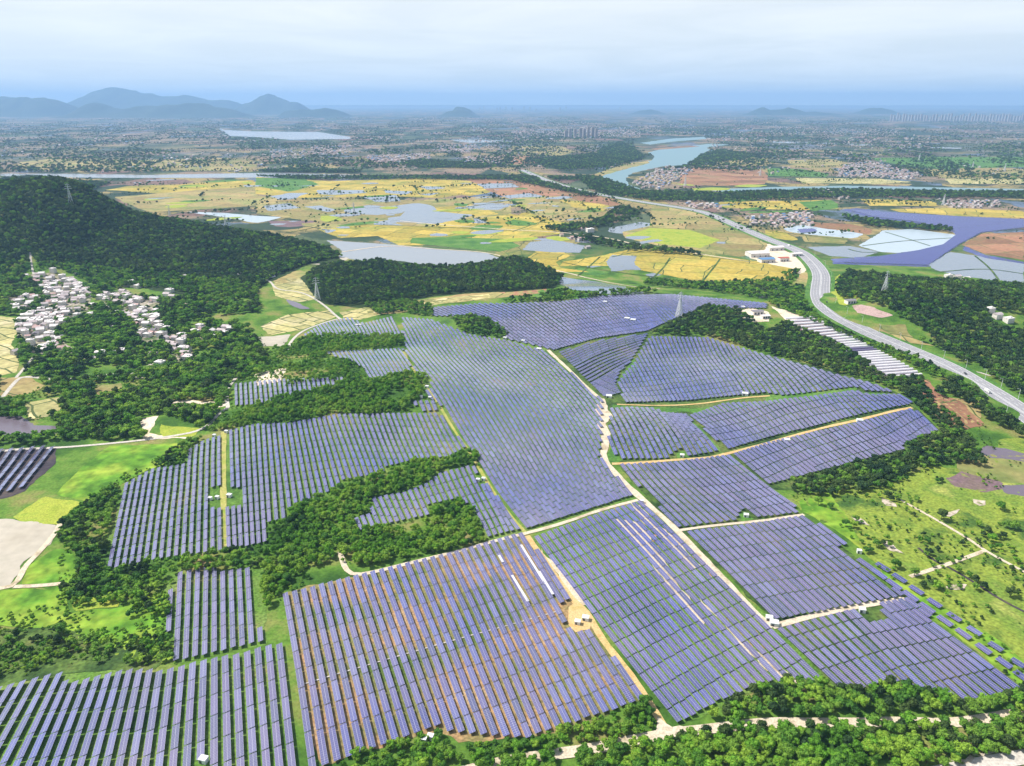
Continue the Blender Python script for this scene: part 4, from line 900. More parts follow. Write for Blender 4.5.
# woods by region
HILL = '-400,186 -60,186 0,180 30,177 55,178 80,185 105,199 130,212 160,219 200,226 240,232 280,238 305,243 328,249 342,258 330,258 308,264 275,276 258,290 256,298 225,300 200,296 160,288 122,288 100,296 93,286 80,279 60,268 24,272 0,290 -60,300 -400,310'
wood('m', 'hill_foot_wood', ['-60,262 24,262 80,266 130,272 200,280 256,286 258,298 225,300 200,296 160,288 122,288 100,296 93,286 80,279 60,268 24,272 0,290 -60,300', '256,250 300,246 330,252 340,258 308,264 275,276 258,288'], 6.6, (.8, 1.4), low=True, excl=VILL + ROADS, cover=.9, label='lighter trees at the foot of the big hill')
wood('d', 'hillside_wood', [HILL.replace('256,298 225,300 200,296 160,288 122,288 100,296 93,286 80,279 60,268 24,272 0,290 -60,300 -400,310', '256,286 200,280 130,272 80,266 24,262 -60,262 -400,280')], 7.0, (.85, 1.6), low=True, excl=VILL + ROADS, label='dark evergreen wood covering the big hill')
wood('d', 'lakeside_wood', ['306,277 322,266 345,264 381,262 401,266 431,268 481,266 512,258 530,262 545,268 562,278 555,288 512,291 470,292 431,296 400,301 364,305 330,306 319,299 310,290'], 6.6, (.95, 1.4), low=True, label='dark wood between the lake and the solar farm')
VIL_T = '-80,272 20,274 100,290 160,300 200,296 256,298 262,310 250,330 262,350 268,372 250,378 232,384 225,405 205,428 190,434 150,440 110,440 60,440 20,446 -80,450 -80,385 20,376 18,350 10,330 14,316 -80,312'
FLD = [PP(s) for s in ['-60,316 18,316 18,374 -60,378', '25,402 58,396 60,414 28,418', '-40,414 60,422 60,436 -40,438', '96,384 122,382 120,394 98,398', '140,417 160,414 200,428 195,438 145,441', '170,402 190,400 230,404 216,409 175,409', '0,376 45,384 20,398 0,400']]
wood('m', 'village_trees', [VIL_T], 7.0, (.9, 1.45), cover=.74, low=False, excl=VILL + ROADS + FLD, label='green trees around and below the white village', nsc=55)
wood('m', 'yard_trees', ['24,275 95,290 85,330 60,360 20,345 8,308', '100,297 165,298 168,335 195,358 190,370 165,350 135,345'], 9, (.6, 1.0), cover=.45, nsc=18, label='trees standing in the yards of the village')
wood('b', 'village_bushes', ['-20,380 60,385 130,372 230,350 262,340 262,385 230,390 205,430 150,438 60,440 20,440'], 7.5, (.7, 1.15), cover=.45, excl=VILL + FLD, label='bright green bushes on the terraces below the village', nsc=40)
wood('b', 'bushy_slope', ['256,352 290,347 320,352 350,362 366,376 366,383 350,380 320,382 300,385 287,388 281,379 268,372 262,360', '440,553 485,541 482,536 470,541'], 5.4, (.45, .95), cover=.55, nsc=22, label='bright bushes on the grassy slope left of the oval grove')
wood('b', 'copses', ['297,345 306,338 330,336 404,336 404,344 395,347 339,352 316,354 300,352',      '205,432 222,425 256,406 281,398 326,390 351,378 366,383 389,378 411,374 431,380 421,390 419,400 406,410 371,416 321,413 319,418 294,424 256,423 225,430',
     '262,570 266,545 270,526 288,521 292,508 326,497 345,484 384,476 386,470 421,461 449,460 466,452 480,455 475,464 440,473 429,482 406,492 372,498 370,513 354,519 357,533 340,545 300,560 285,578 266,600',
     '357,534 396,527 429,520 430,509 461,503 472,512 482,534 470,543 440,553 400,561 355,570 345,556 300,575 284,592 264,612 262,585 320,552'], 4.9, (.55, 1.05), cover=.9, label='bright green copses growing between the arrays')
wood('m', 'hedge_wood', ['206,440 189,450 184,464 153,469 120,486 113,530 102,572 125,569 160,562 221,554 262,548 262,566 228,572 165,574 164,588 150,596 115,606 75,606 60,592 76,578 75,550 57,540 62,524 85,503 115,488 150,468 180,445',
     '140,585 152,596 145,615 125,620 112,612', '450,318 470,317 487,319 508,334 500,338 480,336 462,332', '364,305 400,300 430,306 434,316 420,316 400,312 380,316'], 4.7, (.5, .95), cover=.93, label='dense mid green hedgerow wood around the left arrays')
wood('m', 'low_scrub', ['-60,640 60,632 120,640 172,650 150,668 60,674 0,684 -60,694', '165,590 175,640 170,660 90,650 60,640 110,625', '80,640 172,632 172,664 100,670', '-60,640 -60,690 60,668 80,640', '440,553 485,541 480,536 400,556'], 5., (.35, .8), cover=.62, label='low scrub on the meadow above the lower left array')
wood('d', 'ridge_grove', ['652,333 675,321 690,316 709,306 737,310 767,332 785,322 812,334 850,352 886,379 921,378 930,400 955,420 975,445 985,468 950,464 920,470 880,488 830,498 800,494 782,487 853,467 907,453 905,446 942,433 930,419 912,405 899,392 868,381 843,375 800,363 767,354 730,343 707,336 655,335'], 5.6, (.7, 1.15), cover=.93, low=False, label='dark grove on the ridge right of the arrays')
wood('d', 'far_side_wood', ['826,300 835,285 850,272 880,276 920,280 1000,284 1060,290 1060,420 1000,385 975,370 940,350 905,335 935,345 915,325 898,318 890,310 860,300', '930,395 960,400 985,420 1024,440 1060,455 1060,440 1024,418 976,392 950,380'], 6.6, (.9, 1.4), cover=.93, low=True, excl=[PP('876,326 905,324 915,342 890,338'), PP('852,302 898,314 898,324 852,314'), PP('985,308 1024,316 1024,332 990,326')], label='dark wooded hill on the far side of the highway')
wood('m', 'roadside_trees', ['768,296 800,287 818,300 830,315 861,333 900,350 922,360 980,390 1024,418 1024,424 970,396 925,374 880,352 830,330 800,318 770,305', '640,286 700,290 768,300 790,288 800,270 760,282 700,284 650,280', '512,300 560,292 600,294 640,290 660,293 600,298 540,303 500,303'], 6.5, (.7, 1.15), cover=.85, low=True, label='roadside trees along the highway and behind the farm')
wood('m', 'meadow_trees', ['800,500 870,492 920,468 950,480 1000,500 1024,520 1024,640 960,600 905,590 860,548'], 7.5, (.3, .85), cover=.40, label='scattered bushes over the meadow', nsc=25)
wood('d', 'valley_tree_belts', ['597,152 620,142 632,148 644,156 640,160 604,166', '575,176 600,178 640,192 650,200 620,200 590,190', '640,192 720,194 768,192 843,190 918,192 1024,193 1024,199 900,198 800,199 700,202 650,202', '256,172 286,170 360,171 360,173 290,173', '256,177 512,177 600,178 600,181 420,180 300,180',
      '540,229 590,224 606,217 616,209 628,208 640,213 636,219 612,224 590,230 556,232', '580,236 625,246 700,254 700,257 620,250 575,240', '840,216 880,222 915,226 952,230 952,233 905,229 870,227 850,222', '400,164 420,160 470,164 500,166 480,169 420,168', '512,176 600,196 590,198 512,181',
      '0,184 60,180 110,184 90,192 40,186', '525,160 600,154 640,160 600,168 560,170', '690,166 700,156 720,150 760,156 740,160'], 9, (1.0, 1.7), cover=.92, low=True, label='dark tree belts along the canal, river and roads of the valley', nsc=80)
def lines(n, d0, d1, sp=13, l0=120, l1=620):
    out = []
    for _ in range(n):
        d = math.exp(math.log(d0) + rng.random() * (math.log(d1) - math.log(d0))); a = (rng.random() - .5) * R(76); an = (.25 if rng.random() < .65 else 1.75) + (rng.random() - .5) * .5; Ln = l0 + rng.random() * (l1 - l0); k = int(Ln / sp); t = (np.arange(k) - k / 2) * sp + rng.normal(size=k) * 3
        t = t[rng.random(k) < .8]; out.append(np.stack([d * math.sin(a) + t * math.cos(an), d * math.cos(a) + t * math.sin(an) + 12 * np.sin(t / 90), 0 * t], 1))
    P = np.concatenate(out); m_ = H(P[:, 0], P[:, 1]) < .5; u, v = w2px(P[:, 0], P[:, 1], 0 * P[:, 0])
    for q in WATERS: m_ &= ~inpoly(u, v, q)
    return P[m_]
def plain(n, d0, d1, k, thr, q_=1.):
    d = np.exp(np.log(d0) + rng.random(n) * (math.log(d1) - math.log(d0))); a = (rng.random(n) - .5) * R(76); x = d * np.sin(a); y = d * np.cos(a)
    m_ = fnoise(x / (260 + d * .06) / q_, y / (300 + d * .08) / q_, k) > thr + .04 * rng.normal(size=n); u, v = w2px(x, y, 0 * x)
    for q in WATERS: m_ &= ~inpoly(u, v, q)
    m_ &= H(x, y) < .5
    return np.stack([x, y, 0 * x], 1)[m_]
WATERS = [PP(s) for s in ['218,127 256,131 319,131.5 351,136.5 351,140 289,140 230,137', '0,173 100,173 286,172 412,176 412,179 356,181 0,178', '597,180 612,169 637,164 652,155 632,146 640,140 705,135.5 710,150 685,166 632,173 625,178 648,192 635,193',
          '326,240 429,247 503,258 497,265 431,269 339,257', '840,208 1024,220 1024,230 958,246 928,268 833,265 830,258 880,250 850,240 870,228', '700,186 1024,186 1024,192 700,193', '344,208 416,202 474,215 439,225 386,222']]
P = plain(1900, 1900, 3900, 31, .52, .35); gn_mass('plain_trees', P, scl(len(P), .45, 1.05, .7), 'd', True, 'small dark trees scattered over the fields of the valley')
P = plain(48000, 3700, 17000, 33, .50, .35); s_ = scl(len(P), 1.3, 2.8, .6); gn_mass('distant_trees', P, s_, 'd', True, 'distant dark tree lines and villages of the hazy plain')
wood('b', 'shrubs', ['0,384 130,372 262,335 262,400 205,435 0,440', '256,345 440,330 442,414 256,430', '262,612 262,545 300,500 480,450 494,542 345,565', '-60,632 172,575 178,666 -60,692', '58,604 60,520 120,478 200,436 208,452 100,580', '205,430 222,425 256,402 256,425 226,434', '326,768 440,726 530,736 645,700 662,728 560,752 400,770'], 4.6, (.16, .5), cover=.6, nsc=16, excl=[B['poly'] for B in BL] + FLD + VILL, label='low bright shrubs around the copses and arrays')
wood('m', 'meadow_shrubs', ['790,494 880,488 930,466 990,474 1060,430 1080,700 1024,690 905,596 860,548 805,512', '905,398 1000,400 1024,440 1024,470 960,470 940,430'], 5.5, (.14, .42), cover=.42, nsc=20, excl=[B['poly'] for B in BL], label='low shrubs and tall weeds on the right meadow')
P = np.concatenate([lines(170, 1900, 3700, 12, 60, 340), lines(900, 3600, 12000)]); gn_mass('hedgerow_trees', P, scl(len(P), .6, 1.5), 'd', True, 'thin dark lines of trees along the dykes and lanes of the plain')
#@@HOUSES
# ------------------------------------------------------------------ houses
WALLM = noise_mat('house_wall', [(.66, .61, .56), (.76, .72, .67), (.56, .50, .46)], .05, fine=.15)
ROOFS = [noise_mat('grey_tile_roof', [(.44, .38, .38), (.56, .49, .50)], .2, fine=.3), noise_mat('pale_roof', [(.66, .62, .61), (.76, .72, .70)], .2, fine=.2), noise_mat('rose_tile_roof', [(.48, .32, .30), (.56, .40, .38)], .2, fine=.3), noise_mat('dark_roof', [(.20, .19, .21), (.26, .24, .26)], .2, fine=.3)]
GLS = mat('window_glass', (.05, .06, .08), .1, .5)[0]; REDR = mat('red_roof', (.45, .12, .08), .7)[0]; BLUR = mat('blue_sheet_roof', (.12, .25, .45), .6)[0]
def house_meshes(wx, wy, h, flat, rt):
    g = MB(); g.box((0, 0, h / 2 - .5), (wx, wy, h + 1)); wl = g
    r_ = MB()
    if flat: r_.box((0, 0, h + .12), (wx + .5, wy + .5, .22)); r_.box((wx * .2, 0, h + .9), (wx * .3, wy * .35, 1.5)); wl2 = None
    else:
        a, b, t = wx / 2 + .5, wy / 2 + .5, h + wy * .28
        r_.poly([(-a, -b, h - .1), (a, -b, h - .1), (a, 0, t), (-a, 0, t)]); r_.poly([(a, b, h - .1), (-a, b, h - .1), (-a, 0, t), (a, 0, t)])
        r_.poly([(-a, b, h - .1), (-a, -b, h - .1), (-a, 0, t)]); r_.poly([(a, -b, h - .1), (a, b, h - .1), (a, 0, t)])
    wn = MB()
    for fl in range(max(1, int(h / 3))):
        for k in range(3):
            for sy in (-1, 1): wn.box(((k - 1) * wx * .3, sy * (wy / 2 + .02), 1.6 + fl * 3), (1.3, .08, 1.3))
    out = []
    for nm, q, m_ in (('wall', wl, WALLM), ('roof', r_, ROOFS[rt])):
        me = mk(nm, q.V, q.F, q.I); me.materials.append(m_); out.append((nm, me))
    return out
HM = [house_meshes(11, 8, 6.2, False, 0), house_meshes(12, 9, 6.5, True, 1), house_meshes(9, 7, 3.6, False, 2), house_meshes(10, 8, 9, True, 1), house_meshes(14, 7, 3.6, False, 0), house_meshes(10, 8, 6.4, False, 1), house_meshes(8, 7, 3.4, False, 3)]
KD = ['grey gabled house', 'flat topped white house', 'low rose roofed house', 'tall flat topped white house', 'long low grey roofed house', 'pale roofed two storey house', 'small dark roofed house']
HS = []
VN = ['upper cluster of the village', 'left cluster of the village', 'village edge beside pale fields', 'lower cluster of the village', 'right cluster of the village', 'lowest cluster of the village', 'farmyard in the trees', 'tree covered terrace']
for k, p in enumerate(VILL):
    for q in points(p, 11.2, .76 if k < 6 else 1, k + 4, 18., jit=.7):
        if rng.random() < .66: HS.append((k, q))
VILL.append([]); VN.append('scattered at the village edge')
for q in points('-10,296 30,262 100,270 140,282 190,300 200,330 230,345 200,372 170,376 130,352 100,340 80,350 60,366 20,366 -10,340', 17, 1):
    u_, v_ = w2px(*q)
    if rng.random() < .11 and not any(len(P_) and bool(inpoly(u_, v_, P_)) for P_ in VILL): HS.append((8, q))
CNT = {}
for k, q in sorted(HS, key=lambda t: (t[0], w2px(*t[1])[0])):
    ty = int(rng.choice(7, p=[.2, .2, .14, .1, .1, .2, .06])); CNT[(k, ty)] = CNT.get((k, ty), 0) + 1
    e = empty('village_house', tuple(q), (.35 if k < 4 else -.25) + (rng.random() - .5) * .35 + (math.pi / 2 if rng.random() < .2 else 0)); s = .72 + .32 * rng.random(); e.scale = (s, s, s)
    for nm, me in HM[ty]: nodup(nm, me, e)
    tag(e, f"{KD[ty]}, {ordw(CNT[(k, ty)])} such from left, {VN[k]}", 'house', 'houses of the village below the hill')
print('houses', len(HS))
SING = [('120,354', 1, 'white house alone among the trees below the village'), ('92,360', 4, 'long low house at the lower edge of the village trees'), ('101,356', 1, 'flat white house beside the long low house below the village'), ('98,323', 2, 'small lone house in the village wood'),
        ('170,280', 4, 'long pale shed in the dark wood at the foot of the hill'), ('184,279', 1, 'white building right of the long shed in the hill wood'), ('240,277', 1, 'white hut near the greenhouses at the foot of the hill'), ('989,312', 1, 'white flat house in the dark wood beyond the highway, upper one'), ('997,318', 0, 'grey gabled house in the wood beyond the highway, middle one'),
        ('1008,322', 1, 'large white house in the wood beyond the highway, right one'), ('948,278', 1, 'white house at the pond edge beyond the highway'), ('957,279', 0, 'gabled house at the pond edge beside the white house'), ('966,281', 5, 'pale roofed house at the pond edge farthest right'), ('590,232', 1, 'white farmhouse by the pond in the valley'), ('583,230', 2, 'low reddish house beside the white valley farmhouse')]
for s, ty, lab in SING:
    q = px2w(PP(s))[0]; e = empty('farm_house', tuple(q), .3)
    if q[1] > 1500: e.scale = (1.5, 1.5, 1.3)
    for nm, me in HM[ty]: nodup(nm, me, e)
    tag(e, lab, 'house')
# big sheds beside the highway
for s, d, mm, lab in [('757,256', (42, 26, 8), ROOFS[1], 'large white roofed shed by the highway bend'), ('766,262', (30, 18, 7), BLUR, 'shed with blue end roof below the large white one'), ('783,261', (20, 12, 7), REDR, 'red roofed toll building beside the highway bend'), ('796,256', (24, 10, 6), ROOFS[1], 'pale hall at the highway bend'), ('775,250', (34, 16, 7), ROOFS[1], 'pale long shed behind the toll building'), ('757,314', (16, 9, 5), ROOFS[3], 'dark roofed building in the yard by the ridge grove'), ('765,318', (12, 8, 4), ROOFS[1], 'pale hut in the yard by the ridge grove'), ('850,303', (14, 9, 5), ROOFS[3], 'dark shed below the wooded hill beyond the highway')]:
    q = px2w(PP(s))[0]; e = empty('roadside_shed', tuple(q), .2); g = MB(); g.box((0, 0, d[2] / 2 - .5), (d[0], d[1], d[2] + 1)); g.build('wall', WALLM, e)
    a, b, h = d[0] / 2 + .6, d[1] / 2 + .6, d[2]; t = h + d[1] * .14; g = MB()
    g.poly([(-a, -b, h), (a, -b, h), (a, 0, t), (-a, 0, t)]); g.poly([(a, b, h), (-a, b, h), (-a, 0, t), (a, 0, t)]); g.poly([(-a, b, h), (-a, -b, h), (-a, 0, t)]); g.poly([(a, -b, h), (a, b, h), (a, 0, t)]); g.build('roof', mm, e)
    g = MB()
    for k in range(3): g.box(((k - 1) * d[0] * .3, -d[1] / 2 - .03, 2), (2.4, .1, 3))
    g.build('door', GLS, e); tag(e, lab, 'shed')
# distant houses: one mass
g = MB()
def far_house(x, y, s):
    rz = .3 + rng.random() * .4; wx, wy, h = s * (9 + 6 * rng.random()), s * (7 + 3 * rng.random()), s * (4 + 5 * rng.random()); g.box((x, y, h / 2), (wx, wy, h), rz, 0)
    c, s2 = math.cos(rz), math.sin(rz); t = h + wy * .25; a, b = wx / 2 + .4, wy / 2 + .4; mi = int(rng.choice([1, 1, 2, 3, 3, 3, 4]))
    f = lambda p: (x + p[0] * c - p[1] * s2, y + p[0] * s2 + p[1] * c, p[2])
    for P in ([(-a, -b, h), (a, -b, h), (a, 0, t), (-a, 0, t)], [(a, b, h), (-a, b, h), (-a, 0, t), (a, 0, t)]): g.poly([f(p) for p in P], mi)
for s, sp, pr in [('845,165 870,162 900,168 925,176 905,180 880,178 836,177', 20, .8), ('768,215 812,213 812,226 770,228', 18, .8), ('938,200 1002,202 1000,208 950,209', 20, .8), ('684,203 720,205 722,209 690,208', 18, .8), ('660,190 695,170 668,166 632,182 640,188', 24, .6),
                  ('365,156 430,154 432,163 370,163', 24, .6), ('464,158 500,158 500,165 466,164', 24, .7), ('436,146 476,145 470,153 440,152', 26, .6), ('310,146 350,146 345,156 312,155', 30, .5), ('270,150 312,152 310,160 272,158', 30, .35), ('600,150 625,148 622,160 595,158', 26, .5),
                  ('745,218 768,216 768,226 748,225', 20, .6), ('512,130 640,130 640,137 512,137', 45, .6), ('768,126 900,130 900,137 768,135', 60, .4), ('560,236 600,242 596,250 560,246', 18, .4), ('815,190 845,192 850,200 840,202', 20, .5)]:
    for q in points(s, sp):
        if rng.random() < pr: far_house(q[0], q[1], .9)
for P, sc in ((plain(2600, 3600, 7500, 41, .60, .5), .9), (plain(2600, 6500, 17000, 43, .58, .5), 1.4)):
    for q in P: far_house(q[0], q[1], sc)
tag(g.build('distant_houses', [noise_mat('far_house_wall', [(.44, .38, .34), (.60, .55, .50)], .03)] + [ROOFS[0], ROOFS[1], ROOFS[2], BLUR]), 'distant white and grey village houses over the plain', 'houses', kind='stuff')
# tower blocks near the river
TW = noise_mat('tower_facade', [(.50, .44, .42), (.60, .52, .48)], .01, fine=.1); TWD = mat('far_tower_facade', (.36, .35, .36), .8)[0]; TG = mat('tower_windows', (.16, .17, .20), .3)[0]
def tower(name, u, v, w_, d_, h, lab, grp, parts=True):
    q = px2w([(u, v)], flat=True)[0]; e = empty(name, tuple(q), .15); g = MB(); g.box((0, 0, h / 2), (w_, d_, h)); g.box((0, 0, h + 2.5), (w_ * .35, d_ * .5, 5)); g.build('wall', TW if parts else TWD, e)
    if parts:
        g = MB()
        for z in np.arange(4, h - 2, 3.2): g.box((0, 0, z), (w_ * .9, d_ + .6, 1.3))
        g.build('window_band', TG, e)
    tag(e, lab, 'tower block', grp)
for k, u in enumerate([566, 570, 575, 580.5, 584, 588, 592.5, 596]): tower('tower_block', u, 137.5 + .4 * (k % 2), 24 if k % 3 else 30, 16, 62 + 18 * ((k * 7) % 4) / 3 + (14 if k > 2 else 0), f'pale tower block by the river town, {ordw(k + 1)} from left of its row', 'tower blocks of the river town')
for k in range(46): 
    u = 890 + k * 3.0 + rng.random() * 1.2; tower('distant_tower_block', u, 120.5 + rng.random() * 1.2, 26, 22, 70 + 60 * rng.random(), f'faint pale tower block on the hazy skyline, {ordw(k + 1)} from left in the right city', 'tower blocks of the far city on the right', False)
for k in range(14):
    u = [460, 465, 480, 484, 497, 500, 506, 512, 524, 530, 536, 560, 566, 620][k]; tower('distant_tower_block', u, 110.5 + rng.random(), 50, 40, 90 + 80 * rng.random(), f'very faint tower block on the middle skyline, {ordw(k + 1)} from left', 'tower blocks on the middle skyline', False)
# polytunnels along the highway
PT = noise_mat('polytunnel_film', [(.70, .68, .70), (.80, .78, .80)], .1, .45, fine=.1); PTG = mat('tunnel_gap_purple', (.17, .15, .26), .6)[0]
La = np.array(PP('785,319 835,346 886,378')); Ra = np.array(PP('814,317.5 862,342 921,375'))
WL = px2w(La)[:, :2]; WR = px2w(Ra)[:, :2]; nT = 26; tt = np.linspace(0, 1, nT); WL = lineint(WL, tt); WR = lineint(WR, tt)
drape('tunnel_ground', PP('784,318 815,317 924,376 884,380'), 'mud', off=.2)
for k in range(nT):
    a = WL[k]; b = WR[k]; c = (a + b) / 2; Ln = np.linalg.norm(b - a); an = math.atan2(b[1] - a[1], b[0] - a[0]); z = min(float(H(*a)), float(H(*b)), float(H(*c)))
    e = empty('polytunnel', (c[0], c[1], float(H(*c)) + .1), an); wd = 4.5; g = MB(); n_ = 10
    sla = (float(H(*b)) - float(H(*a))) / Ln; e.rotation_euler = (0, -math.atan(sla), an)
    pr = [(wd / 2 * math.cos(math.pi * j / n_), 2.9 * math.sin(math.pi * j / n_)) for j in range(n_ + 1)]
    for j in range(n_): g.poly([(-Ln / 2, pr[j][0], pr[j][1] - .4), (-Ln / 2, pr[j + 1][0], pr[j + 1][1] - .4), (Ln / 2, pr[j + 1][0], pr[j + 1][1] - .4), (Ln / 2, pr[j][0], pr[j][1] - .4)])
    g.build('film_cover', PT if k not in (13, 14) else PTG, e); g = MB()
    for x in (-Ln / 2 - .02, Ln / 2 + .02): g.poly([(x, p[0], p[1] - .4) for p in pr])
    g.build('end_wall', M['white'], e); tag(e, f"long {'purple' if k in (13, 14) else 'white'} polytunnel, {ordw(k + 1)} from the top of the block beside the highway", 'polytunnel', 'polytunnels beside the highway')
for k, u in enumerate([259, 263, 267]):
    q = px2w([(u, 275 + k)])[0]; e = empty('polytunnel', tuple(q), .7); g = MB(); n_ = 8; pr = [(3.5 * math.cos(math.pi * j / n_), 2.8 * math.sin(math.pi * j / n_)) for j in range(n_ + 1)]
    for j in range(n_): g.poly([(-15, *pr[j]), (-15, *pr[j + 1]), (15, *pr[j + 1]), (15, *pr[j])])
    g.build('film_cover', PT, e); g = MB()
    for x in (-15.02, 15.02): g.poly([(x, p[0], p[1]) for p in pr])
    g.build('end_wall', M['white'], e); tag(e, f'white polytunnel at the foot of the dark hill, {ordw(k + 1)} from left', 'polytunnel', 'polytunnels at the foot of the hill')
#@@SMALL
# inverter huts among the arrays
CAB = mat('white_cabinet', (.80, .80, .78), .5)[0]; CABR = mat('cabinet_roof', (.70, .71, .72), .5)[0]; DK = mat('vent_grille', (.12, .12, .13), .6)[0]
for s, sz, lab in [('204,762', 3.6, 'white inverter hut at the bottom edge of the lower left array'), ('424,742', 2.6, 'left of two white inverter huts under the long foreground array'), ('430.5,739', 3.0, 'right of two white inverter huts under the long foreground array'), ('577.5,624', 3.4, 'white inverter hut left beside the orange track'), ('585.5,620', 4.0, 'larger white inverter hut right beside the orange track'),
        ('210.5,500', 2.8, 'leftmost of three white huts on the grassy path'), ('217.5,499', 2.8, 'middle of three white huts on the grassy path'), ('229.5,497', 3.6, 'rightmost of three white huts on the grassy path'), ('214.5,437', 2.8, 'white hut at the top left end of the grassy path'), ('226.5,433', 3.0, 'white hut at the top right end of the grassy path'),
        ('478,481', 3.0, 'left of two huts beside the curving green path'), ('483.5,480', 3.0, 'right of two huts beside the curving green path'), ('474,455.5', 4.0, 'white hut where the thicket meets the curving green path'), ('769,620', 4.0, 'left of two white cabins at the track junction'), ('774,625', 5.0, 'right of two white cabins at the track junction'), ('862,612', 3.6, 'white hut at the notch of the lower right array'),
        ('682,457', 3.6, 'white hut on green grass right of the white track'), ('746,517', 3.6, 'white hut on the thin track in the right arrays'), ('427,388', 3.6, 'white hut at the right end of the thick copse'), ('421,398', 3.2, 'left of two small huts by the copse end'), ('430,399', 3.2, 'right of two small huts by the copse end'), ('609,396', 6.0, 'pale cabin at the top of the white track'), ('745,395', 6.0, 'white cabin on the green strip under the upper right array'),
        ('627,319.5', 7.0, 'left of two white cabins on the hilltop array'), ('633,321', 7.0, 'right of two white cabins on the hilltop array'), ('605,303', 5.5, 'white hut on the far rim of the hilltop array'), ('859.5,422', 5.5, 'white hut on the eastern track'), ('787,441', 5.0, 'pale hut where the eastern track begins'), ('539,350', 6.0, 'white hut by the upper end of the central array'), ('523,342', 4.5, 'small white hut above the central array'), ('743,308', 5.0, 'white hut at the far end of the hilltop array'),
        ('356.5,324', 4.0, 'left white hut over the oval grove'), ('360,324', 4.0, 'right white hut over the oval grove'), ('432,311', 5.0, 'white hut at the left tip of the hilltop array'), ('505,339', 4.5, 'white hut below the small dark copse'), ('859,553', 3.0, 'small white hut beside the loose tables'), ('642,502', 2.5, 'small white hut at the track crossing')]:
    q = px2w(PP(s))[0]; e = empty('inverter_hut', tuple(q), -.25); w_ = sz; d_ = sz * .8; h = 2.6
    g = MB(); g.box((0, 0, h / 2 - .4), (w_, d_, h + .8)); g.build('cabinet', CAB, e); g = MB(); g.box((0, 0, h + .1), (w_ + .3, d_ + .3, .18)); g.build('roof', CABR, e)
    g = MB(); g.box((-w_ * .2, -d_ / 2 - .03, 1.1), (w_ * .35, .05, 1.9)); g.build('door', DK, e)
    tag(e, lab, 'inverter hut')
# pylons
PYM = mat('pylon_steel', (.62, .64, .66), .5, .5)[0]
def pylon(u, v, h, lab, th_=.22):
    q = px2w([(u, v)])[0]; e = empty('transmission_pylon', tuple(q), .5); b = h * .11; t = h * .022; hz = h * .72; lat = MB()
    lv = [0, .18, .34, .48, .6, .72]; W_ = [b + (t - b) * (z / .72) for z in lv]
    for sx in (-1, 1):
        for sy in (-1, 1):
            g = MB(); g.bar((sx * b, sy * b, -1), (sx * t, sy * t, hz), th_ * 1.2, w2=th_); g.build('leg', PYM, e)
    for k in range(5):
        z0, z1, a, c = lv[k] * h, lv[k + 1] * h, W_[k], W_[k + 1]
        for (p, r_) in (((-1, -1), (1, -1)), ((1, -1), (1, 1)), ((1, 1), (-1, 1)), ((-1, 1), (-1, -1))):
            lat.bar((p[0] * a, p[1] * a, z0), (r_[0] * c, r_[1] * c, z1), th_ * .7); lat.bar((r_[0] * a, r_[1] * a, z0), (p[0] * c, p[1] * c, z1), th_ * .7); lat.bar((p[0] * c, p[1] * c, z1), (r_[0] * c, r_[1] * c, z1), th_ * .7)
    lat.build('lattice', PYM, e); g = MB(); g.bar((0, 0, hz), (0, 0, h), th_ * 2.2, w2=th_); g.build('mast_head', PYM, e)
    for z, ln in ((.74, .17), (.84, .14), (.94, .10)):
        g = MB(); g.bar((-ln * h, 0, z * h), (ln * h, 0, z * h), th_); g.bar((-ln * h, 0, z * h), (0, 0, (z + .04) * h), th_ * .6); g.bar((ln * h, 0, z * h), (0, 0, (z + .04) * h), th_ * .6)
        for sx in (-1, 1): g.bar((sx * ln * h * .95, 0, z * h), (sx * ln * h * .95, 0, z * h - 1.6), .12)
        g.build('crossarm', PYM, e)
    tag(e, lab, 'pylon', 'lattice transmission pylons')
pylon(679, 318, 38, 'white lattice pylon standing on the ridge above the upper right array', .38)
pylon(317.5, 299, 38, 'grey lattice pylon at the left end of the lakeside wood', .26)
pylon(71, 203, 40, 'grey lattice pylon near the top of the dark hill', .28)
pylon(884, 294, 36, 'thin lattice pylon on the wooded hill beyond the highway', .2)
pylon(170, 216, 30, 'small pylon on the low shoulder of the dark hill', .3); pylon(226, 228, 30, 'small pylon at the right foot of the dark hill', .3)
for k, (u, v, h) in enumerate([(685, 186, 40), (972, 170, 40), (1004, 172, 40), (919, 160, 38), (943, 205, 34), (760, 176, 34), (354, 213, 30)]): pylon(u, v, h, f'far lattice pylon in the valley, {ordw(1 + [354, 685, 760, 919, 943, 972, 1004].index(u))} from left', .4)
